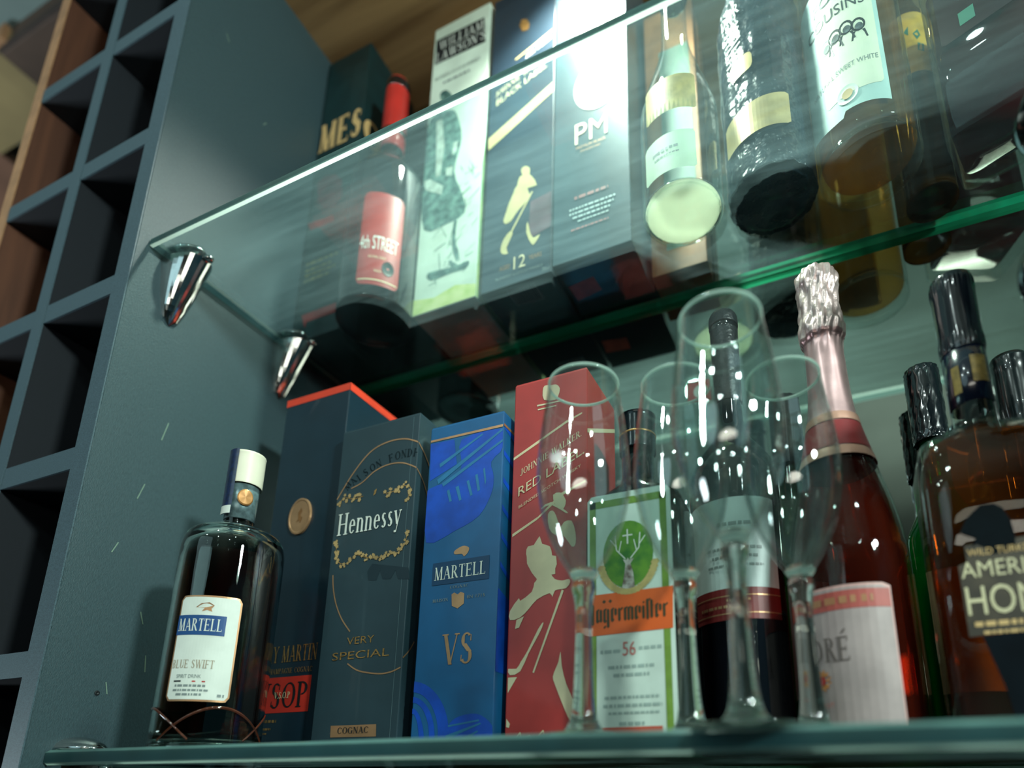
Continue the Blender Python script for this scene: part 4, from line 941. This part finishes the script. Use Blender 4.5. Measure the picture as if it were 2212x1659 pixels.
lathe('foil_hood', [q for q in fo if q[1] > .320], mat('crinkled_rose_foil', (226, 200, 196), .30, metal=.7, noise=.12, nscale=120, bump=.35, bscale=180), t, 96, wob=crinkle)
nm = cyl_map(.0235, 0)
V = []; F = []
for (za, zb, mm_, nme) in ((.2175, .241, mat('crimson_print', (132, 34, 38), .45, noise=.1), 'neck_band'), (.2085, .2165, mat('peach_foil', (196, 150, 130), .35, metal=.3, noise=.1), 'neck_band_rim'), (.242, .249, mat('peach_foil', (196, 150, 130), .35), 'neck_band_rim')):
    rr = lambda z: .0268 + (z - .2137) / (.236 - .2137) * (.0212 - .0268) if z < .236 else .0212 + (z - .236) / .026 * (.0174 - .0212)
    lathe(nme, [(rr(za) + .0006, za), (rr((za + zb) / 2) + .0008, (za + zb) / 2), (rr(zb) + .0006, zb)], mm_, t, 60)
am = cyl_map(.042, -38)
M_PINKP = mat('pink_paper', (172, 156, 154), .5, noise=.1, nscale=40)
patch('front_label', -.052, .0528, .006, .104, mat('label_rim_pink', (208, 164, 158), .5, noise=.05), t, am, .0003, .002)
patch('label_paper', -.0505, .0515, .0075, .102, M_PINKP, t, am, .0005, .002)
patch('label_band', -.0505, .0515, .087, .100, mat('rust_print', (176, 84, 76), .5, noise=.08), t, am, .0007)
rows_on(t, [(-20, 40, 91, 5)], mat('gold_brown_ink', (170, 120, 84), .5, noise=.05), am, .0009, 21)
words_on(t, 'ANDRE', -.0237, .0220, .052, .0165, mat('grey_brown_ink', (104, 92, 88), .5, noise=.05), am, 'serif', e=.0008)
print_polys('accent_mark', [[(17.4, 70.5), (18.8, 70.5), (20.9, 73.5), (19.4, 73.5)]], mat('grey_brown_ink', (104, 92, 88), .5), t, am, .0008)
print_polys('sun_emblem', [[(2 + (7 if k % 2 else 4.6) * cos(k * pi / 12), 40 + (8 if k % 2 else 5.5) * sin(k * pi / 12)) for k in range(24)]], mat('sun_orange_print', (214, 140, 74), .5, noise=.1), t, am, .0007)
print_polys('sun_centre', [[(2 + 2.6 * cos(k * pi / 6), 40 + 3 * sin(k * pi / 6)) for k in range(12)]], M_REDINK, t, am, .0009)
words_on(t, 'BRUT', -.001, .009, .022, .003, mat('pale_red_ink', (206, 116, 106), .5), am, 'sans', e=.0008)

# amber honey liqueur bottle, square shouldered
M_HONEY = see_through('honey_liqueur', (196, 134, 72), (170, 92, 24), .13, 1.36)
t = thing('honey_liqueur_bottle', 'amber honey liqueur bottle with black cap and dark bird label, right foreground', 'bottle', (.722, .482, ZL), 'bottles on the lower shelf')
def sq(rows_, m, nm_, n=48): 
    V, F = super_prof(rows_, n); return mk(nm_, V, F, m, t, smooth=True)
out = [(.038, .031, 0, 6), (.042, .035, .003, 6), (.0425, .0355, .188, 6), (.0405, .034, .198, 5), (.032, .028, .2055, 3.5), (.018, .018, .2105, 2.2), (.0142, .0142, .218, 2), (.0128, .0128, .300, 2)]
V, F = super_prof(out); V2, F2 = super_prof([(a - .003, b - .003, max(.007, z) - (.002 if z > .18 and z < .25 else 0), e_) for a, b, z, e_ in out]); k0 = len(V)
mk('glass_body', V, F, M_THIN, t, smooth=True)
V, F = super_prof([(a - .0033, b - .0033, max(.0073, z - .0023), e_) for a, b, z, e_ in out[:7]] ); mk('liquid', V, F, M_HONEY, t, smooth=True)
def knurl(a, z): return 1 + .035 * (1 if sin(30 * a) > 0 else 0) * (1 if sin(900 * z) > -.2 else 0)
lathe('screw_cap', smooth_prof([(.0126, .276, 1), (.0142, .277, 1), (.0146, .282), (.0146, .335), (.0130, .3405, 1), (0, .341)], 9), mat('black_gloss_cap', (14, 20, 30), .18, coat=.6, noise=.2, nscale=60), t, 120, wob=knurl)
lathe('neck_sleeve', smooth_prof([(.0135, .232, 1), (.0143, .2325, 1), (.0143, .277, 1), (.0135, .2775)], 2), mat('navy_sleeve', (16, 24, 44), .2, coat=.8, noise=.2), t, 40)
sm = cyl_map(.0143, 0); patch('gold_tab', .0005, .0115, .246, .2675, mat('dull_gold_print', (150, 124, 66), .4, metal=.3, noise=.2, nscale=200), t, sm, .0004); patch('gold_tab', -.0125, -.007, .240, .262, mat('dull_gold_print', (150, 124, 66), .4), t, sm, .0004)
hm = lambda s, t_, e: (s - .0385, -.0357 - e, t_)
print_polys('bird_emblem', [[(12, 128), (16, 136), (21, 141), (26, 145), (33, 144.5), (37, 141), (40, 133), (41, 122), (40, 112), (27, 111), (24, 116), (20, 119), (17, 117), (20, 123)]], mat('bird_ink', (10, 18, 22), .9, noise=.2, spec=.1), t, hm, .0004)
print_polys('dark_field', [[(15, 60), (76, 64), (77, 3), (26, 3), (22, 30)]], mat('slate_ink', (12, 20, 26), .9, noise=.2, spec=.1), t, hm, .0003)
print_polys('brown_field', [[(8, 60), (76, 64), (76, 122), (13, 119), (13, 108), (8, 106)]], mat('brown_field_print', (66, 58, 44), .55, noise=.3, nscale=60), t, hm, .0003)
words_on(t, 'AMERICAN', .009, .070, .0975, .0105, mat('parchment_print', (206, 198, 160), .5, noise=.08), hm, 'sans')
words_on(t, 'HONEY', .0095, .070, .0735, .0185, mat('parchment_print', (206, 198, 160), .5), hm, 'sans', e=.0006)
words_on(t, 'WILD TURKEY', .014, .050, .1115, .0045, mat('tan_print', (206, 172, 116), .5), hm, 'sans', e=.0006)
rows_on(t, [(12, 70, 66, 3), (16, 70, 61, 2)], mat('tan_print', (206, 172, 116), .5), hm, .0006, 12)

# bottles standing in the back row
M_GREENG = see_through('green_bottle_glass', (60, 190, 120), (20, 170, 84), .2)
def back_bottle(label, x, y, r, h, m, capm, ridges=0):
    t = bottle('back_row_bottle', label, x, y, ZL, wine_prof(r, h, .0105, .50), m, group='bottles standing in the back row')
    z0 = h * .80
    lathe('screw_cap', smooth_prof([(.0118, z0, 1), (.0135, z0 + .0005, 1), (.0140, z0 + .004), (.0140, h - .001), (.0125, h + .004, 1), (0, h + .0045)], 12 if ridges else 4), capm, t, 72,
          wob=(lambda a, z: 1 + .03 * sin(2 * pi * z / .0062)) if ridges == 1 else (lambda a, z: 1 + .05 * sin(14 * a) * sin(700 * z)))
    patch('front_label', -r * .8, r * .8, h * .12, h * .42, M_WHITE if not ridges else mat('tan_paper', (170, 150, 110), .6, noise=.1), t, cyl_map(r, 0), .0003)
    return t
back_bottle('green glass bottle hidden behind the pink sparkling wine, only slivers showing', .590, .576, .033, .325, M_GREENG, mat('dark_cap', (16, 30, 34), .2))
back_bottle('green glass bottle with beaded black cap left of the amber bottle', .708, .578, .030, .326, M_GREENG, mat('black_beaded_cap', (12, 20, 24), .15, coat=.8, noise=.1), 2)
back_bottle('bottle with black ribbed screw cap right of the amber bottle neck', .772, .572, .033, .316, M_WINEGLASS_DARK, mat('black_ribbed_cap', (12, 22, 24), .22, coat=.6, noise=.1), 1)

# ------------------------------------------------------------------ bottles of the upper shelf
M_REDPL = mat('red_capsule', (182, 42, 36), .35, noise=.08, coat=.3)
t = bottle('red_wine_bottle', 'dark wine bottle with red capsule and red label, between dark green and white cartons', .133, .512, ZU, wine_prof(.046, .382, .0145, .50), M_WINEGLASS_DARK, group='bottles on the upper shelf')
lathe('capsule', smooth_prof([(.0150, .262, 1), (.0156, .2625, 1), (.0158, .345), (.0150, .376), (.0120, .3855), (0, .387)], 4), M_REDPL, t, 40)
lathe('capsule_ring', [(.0158, .284), (.0163, .2842), (.0163, .291), (.0158, .2912)], M_CHROME, t, 40)
rm = cyl_map(.046, 40)
patch('front_label', -.0245, .0245, .012, .146, mat('scarlet_paper', (156, 38, 32), .42, noise=.06), t, rm, .0003, .007)
words_on(t, '4th STREET', -.040 + .0165, .0205, .062, .0195, M_WHITE, rm, 'sans', e=.0006)
words_on(t, 'NATURAL SWEET', -.012, .008, .049, .0035, M_CREAM, rm, 'sans', e=.0006); words_on(t, 'RED', -.004, .004, .030, .003, M_CREAM, rm, 'sans', e=.0006)
print_polys('silver_seal', [[(11 + 7 * cos(k * pi / 8), 38 + 10 * sin(k * pi / 8)) for k in range(16)]], M_CHROME, t, rm, .0008)
patch('label_rule', -.0225, .0225, .018, .0195, M_CREAM, t, rm, .0006)

# clear bottle
M_PALE = glass('clear_spirit', (250, 250, 244), 0.0, 1.36)
pr = smooth_prof([(0, .004, 1), (.034, .0, 1), (.0385, .003), (.040, .010), (.040, .112), (.0385, .128), (.033, .152), (.024, .184), (.017, .212), (.0140, .240), (.0135, .300, 1), (.015, .302), (.015, .312, 1), (0, .312)], 5)
t = bottle('clear_bottle', 'clear glass bottle with two pale labels, its round base lit bright from above', .516, .511, ZU, pr, M_THIN, group='bottles on the upper shelf')
V, F = lathe_vf(smooth_prof([(0, .009, 1), (.030, .008, 1), (.0355, .005), (.0362, .0045, 1), (.034, .0025), (0, .006)], 3), 48)
mk('lit_base_disc', V, F, glow_edge('lit_base_white', (244, 246, 226), (255, 255, 238), .8), t, smooth=True)  # added white disc, stands for spotlight gathered in the glass base
km = cyl_map(.040, -6)
patch('lower_label', -.0275, .0275, .014, .060, mat('pale_green_paper', (206, 226, 200), .6, noise=.05), t, km, .0004, .003)
patch('upper_label', -.024, .030, .088, .132, mat('amber_film', (214, 190, 120), .5, noise=.25, nscale=40), t, cyl_map(.0395, -6), .0006, .002)
rows_on(t, [(-16, 12, 40, 3.5)], M_GREY, km, .0006, 22)
rows_on(t, [(-14, 12, 34, 1.6)], M_GREY, km, .0006)
lathe('screw_cap', smooth_prof([(.0152, .296, 1), (.0162, .2965, 1), (.0162, .330), (.0150, .334, 1), (0, .3345)], 3), M_CHROME, t, 40)
V, F = lathe_vf([(.0345, -.0002), (.0352, .0012), (.0362, -.0002)], 90, wob=lambda a, z: 1 + .012 * (1 if sin(60 * a) > 0 else 0)); mk('knurled_base_ring', V, F, M_GLASS, t, smooth=False)

# black crinkled bottle
def crumple(a, z): return 1 + .014 * sin(11 * a + 180 * z) + .010 * sin(23 * a - 260 * z) + .008 * sin(37 * a + 90 * z)
t = bottle('foil_wrapped_bottle', 'tall bottle in crinkled black wrap with gold bands, right of the clear bottle', .600, .530, ZU, smooth_prof([(0, .002, 1), (.034, .0, 1), (.040, .006), (.0415, .020), (.0415, .200), (.038, .240), (.028, .275), (.018, .300), (.0145, .330), (.0145, .400, 1), (0, .401)], 9), mat('black_crinkled_wrap', (24, 40, 52), .24, noise=.25, nscale=30, bump=1.0, bscale=42, bdist=.007), group='bottles on the upper shelf', wob=crumple, n=110)
om = cyl_map(.0425, -12)
patch('gold_band', -.034, .034, .040, .078, mat('satin_gold', (216, 190, 134), .35, metal=.35, noise=.12, nscale=60), t, om, .0008, .002, shear=.06)
patch('gold_tab', -.020, .004, .120, .142, mat('satin_gold', (216, 190, 134), .35), t, om, .0008, .006, shear=.1)
words_on(t, 'DOR', -.028, -.004, .202, .013, M_WHITE, om, 'serif', slope=.1, e=.0008)
st = []
for k in range(7): st += line_strip([(-24, 146 + 7 * k), (-6, 150 + 7 * k)], 1.6)
print_polys('ribbed_print', st, M_WHITE, t, om, .0008)
lathe('capsule', smooth_prof([(.0148, .330, 1), (.0158, .331, 1), (.0158, .402), (.0140, .408, 1), (0, .4085)], 3), mat('black_capsule', (24, 28, 34), .35), t, 36)

# white wine bottle with portrait label
M_STRAW = see_through('straw_wine', (238, 206, 150), (206, 156, 76), .16, 1.36)
pr = wine_prof(.0435, .40, .0135, .56)
t = bottle('white_wine_bottle', 'straw coloured wine bottle with white label of dark portraits, right of the black wrap', .686, .525, ZU, pr, M_THIN, None,
           [(max(0, r - .0033) if z > .01 else max(0, r - .0043), max(z, .0084)) for r, z in pr if z < .27] + [(0, .27)], M_STRAW, group='bottles on the upper shelf')
qm = cyl_map(.0435, -32)
wav = lambda u: -.004
M_LAB = mat('pale_blue_paper', (176, 204, 200), .6, noise=.05)
V = []; F = []; n_ = 36
for k in range(n_ + 1):
    s = -.046 + .090 * k / n_; u = (k / n_ - .5) * 2
    zb = .018 + .020 * abs(u) ** 1.6 * (1 if u < 0 else -.2) + (.006 if u > .15 else 0)
    V += [qm(s, zb, .0004), qm(s, .190, .0004)]
    if k: F.append([2 * k - 2, 2 * k, 2 * k + 1, 2 * k - 1])
mk('front_label', V, F, M_LAB, t)
patch('label_centre', -.010, .040, .040, .188, mat('ivory_label_paper', (220, 222, 200), .6, noise=.05), t, qm, .0006, .003)
words_on(t, 'FOUR', -.012, .030, .1585, .0125, M_INK, qm, 'sans', e=.0008)
words_on(t, 'COUSINS', -.022, .034, .137, .0125, M_INK, qm, 'sans', e=.0008)
hd = []; fc_ = []
for k, (x, z) in enumerate(((-3, 110), (6, 113), (16, 115), (26, 112))):
    hd.append([(x + 6.0 * cos(q * pi / 8), z + 8.0 * sin(q * pi / 8)) for q in range(16)])
    hd.append([(x - 7, z - 17), (x + 7, z - 17), (x + 5, z - 7), (x - 5, z - 7)])
    fc_.append([(x + .6 + 3.3 * cos(q * pi / 8), z - 2.6 + 4.2 * sin(q * pi / 8)) for q in range(16)])
print_polys('portrait_group', hd, M_INK, t, qm, .0008)
print_polys('portrait_faces', fc_, mat('photo_grey', (92, 104, 106), .6, noise=.4, nscale=260), t, qm, .0010)
words_on(t, 'NATURAL SWEET WHITE', -.024, .038, .068, .0055, M_GREY, qm, 'sans', e=.0008)
print_polys('round_seal', [[(10 + 9 * cos(q * pi / 12), 40 + 10 * sin(q * pi / 12)) for q in range(24)]], M_WHITE, t, qm, .0010)
print_polys('seal_centre', [[(10 + 4.5 * cos(q * pi / 12), 40 + 5 * sin(q * pi / 12)) for q in range(24)]], mat('tan_print', (206, 172, 116), .5), t, qm, .0012)

# slim amber bottle behind
t = bottle('slim_amber_bottle', 'slim amber bottle with yellow label, behind the portrait-label wine bottle', .742, .587, ZU, wine_prof(.0225, .34, .010, .62), see_through('amber_spirit', (176, 140, 80), (150, 104, 40), .2), group='bottles on the upper shelf')
patch('yellow_label', -.020, .020, .135, .215, mat('yellow_paper', (206, 160, 60), .5, noise=.15, nscale=60), t, cyl_map(.0225, 10), .0004, .002)
print_polys('green_leaf_print', [[(0, 185), (5, 190), (7, 182), (3, 176)], [(3, 172), (9, 170), (8, 160), (2, 162)], [(-8, 190), (-3, 196), (-4, 184)]], mat('leaf_teal_print', (46, 110, 90), .5, noise=.1), t, cyl_map(.0225, 10), .0006)
lathe('screw_cap', smooth_prof([(.0108, .318, 1), (.0118, .3185, 1), (.0118, .342), (.0105, .345, 1), (0, .3455)], 3), M_GOLD, t, 30)

# square red liqueur bottle, turned a little
M_CRIM = see_through('crimson_liqueur', (112, 26, 34), (150, 22, 26), .3, 1.36)
t = thing('square_red_bottle', 'square bottle of dark red liqueur with thick clear base, top right corner', 'bottle', (.7975, .5455, ZU), 'bottles on the upper shelf', radians(-20))
out = [(.039, .036, 0, 9), (.042, .039, .003, 9), (.042, .039, .200, 9), (.040, .037, .212, 6), (.024, .024, .224, 3), (.015, .015, .232, 2), (.014, .014, .270, 2)]
V, F = super_prof(out, 56); V2, F2 = super_prof([(a - .004, b - .004, max(.016, z) if z < .19 else z - .004, e_) for a, b, z, e_ in out], 56); k0 = len(V)
mk('glass_body', V, F, M_THIN, t, smooth=True)
V, F = super_prof([(.0377, .0347, .0163, 9), (.0377, .0347, .17, 9)], 56); mk('liquid', V, F, M_CRIM, t, smooth=True)
patch('front_label', -.030, .030, .095, .165, mat('dark_plum_paper', (46, 26, 36), .6, noise=.2, nscale=40), t, lambda s, t_, e: (s, -.0392 - e, t_), .0003, .002)
patch('label_corner', -.014, -.002, .105, .120, mat('teal_paper', (86, 150, 134), .5, noise=.05), t, lambda s, t_, e: (s, -.0392 - e, t_), .0006)
lathe('screw_cap', smooth_prof([(.0142, .262, 1), (.0165, .2625, 1), (.0165, .295), (.0150, .298, 1), (0, .2985)], 3), M_DARKLAM, t, 30)

# ------------------------------------------------------------------ wine glasses
H = .252
bowl_pr = smooth_prof([(.0098, .1080), (.0188, .1226), (.0275, .1440), (.0320, .1660), (.0328, .184), (.0305, .212), (.0268, .240), (.0258, H - .0016), (.0256, H), (.0246, H), (.0242, H - .0016), (.0256, .240), (.0293, .212), (.0316, .184), (.0308, .166), (.0262, .1450), (.0176, .1246), (.0086, .1100)], 5)
base_pr = smooth_prof([(0, .1035, 1), (.0070, .1038), (.0096, .1074), (.0098, .1080, 1), (.0084, .1104, 1), (.0050, .1118), (0, .1124)], 5)
stem_pr = smooth_prof([(0, .0048, 1), (.0125, .0050, 1), (.0088, .012), (.0068, .028), (.0058, .055), (.0054, .078), (.0066, .090), (.0082, .0975), (.0072, .1030, 1), (0, .1033)], 5)
foot_pr = smooth_prof([(0, .0, 1), (.030, .0, 1), (.0312, .0008), (.028, .0024), (.0128, .0046, 1), (0, .0047)], 4)
g0 = None
for i, (x, y, lab) in enumerate(((.4650, .3745, 'clear stemmed wine glass in front of the red carton, leftmost glass'),
                                 (.5270, .4005, 'clear stemmed wine glass in front of the stag label bottle, second glass'),
                                 (.5690, .3455, 'clear stemmed wine glass standing nearest, its rim highest, hiding the dark wine bottle'),
                                 (.5985, .4230, 'clear stemmed wine glass in front of the pink sparkling wine, rightmost glass'))):
    t = thing('wine_glass', lab, 'glass', (x, y, ZL + .0002), 'stemmed wine glasses', radians(17 * i))
    if g0 is None:
        g0 = [lathe('bowl', bowl_pr, M_BOWL, t, 64), lathe('bowl_base', base_pr, M_STEM, t, 48), lathe('stem', stem_pr, M_STEM, t, 40), lathe('foot', foot_pr, M_GLASS, t, 56),
              lathe('rim', [(.0243 + .0016 * (1 - cos(k * pi / 5)) / 2 + .0, H + .0011 * sin(k * pi / 5)) for k in range(11)], M_RIMG, t, 64)]
    else:
        for g in g0:
            c = g.copy(); COL.objects.link(c); c.parent = t
# twisted goblet at the right edge
def twist(a, z): return 1 + (.10 * sin(6 * a + 150 * z) if .292 < z < .372 else 0)
t = thing('twisted_glass_goblet', 'twisted-stem chrome and glass goblet cut off by the right edge', 'glass', (.806, .402, ZL))
lathe('foot_and_collar', smooth_prof([(0, 0, 1), (.030, 0, 1), (.031, .002), (.022, .006), (.0065, .014), (.0050, .080), (.0060, .170), (.012, .225), (.036, .250), (.060, .268), (.0640, .279), (.058, .283, 1), (.020, .2865), (0, .287)], 6), mat('smoked_chrome', (120, 140, 140), .07, metal=.95, noise=.2, nscale=14), t, 64)
lathe('twisted_stem', smooth_prof([(0, .2870, 1), (.018, .2872, 1), (.024, .300), (.0245, .345), (.022, .368, 1), (0, .3685)], 14), mat('pale_twist_glass', (150, 176, 172), .12, metal=.5, coat=.8, noise=.1), t, 72, wob=twist)
lathe('flared_lip', smooth_prof([(0, .3685, 1), (.022, .3688, 1), (.034, .374), (.047, .384), (.0495, .389), (.045, .3905, 1), (.02, .3880), (0, .3875)], 6), mat('smoked_chrome', (120, 140, 140), .07), t, 64)
lathe('red_ring', [(.0245, .3225), (.0268, .3225), (.0268, .3285), (.0245, .3285)], M_REDPL, t, 48)

# red square set on the mirror, stands for the reflection of a sticker
t = thing('sticker_reflection', 'small red square with a white circle, painted reflection of a sticker in the mirror', 'sticker', (.502, YM - .0004, 1.868))
print_polys('sticker_paper', [[(-13, -12), (13, -14), (13, 12), (-12, 12)]], M_REDINK, t, lambda s, t_, e: (s, -e, t_), 0.0)
print_polys('white_circle', [[(2 + 8 * cos(q * pi / 10), -1 + 8.5 * sin(q * pi / 10)) for q in range(20)]], M_WHITE, t, lambda s, t_, e: (s, -e, t_), 0.0003)

# print made of many tiny marks that cannot be picked apart one by one
TINY = ('vine_wreath', 'vine_stem', 'small_print', 'scuff_marks', 'sketch_lines', 'laurel_wreath', 'wing_line', 'wing_pattern', 'barcode_bars', 'ribbed_print', 'portrait_group', 'portrait_faces', 'antlers', 'green_leaf_print', 'accent_dots')
for o in bpy.data.objects:
    if o.parent and o.name.split('.')[0] in TINY: o['kind'] = 'stuff'
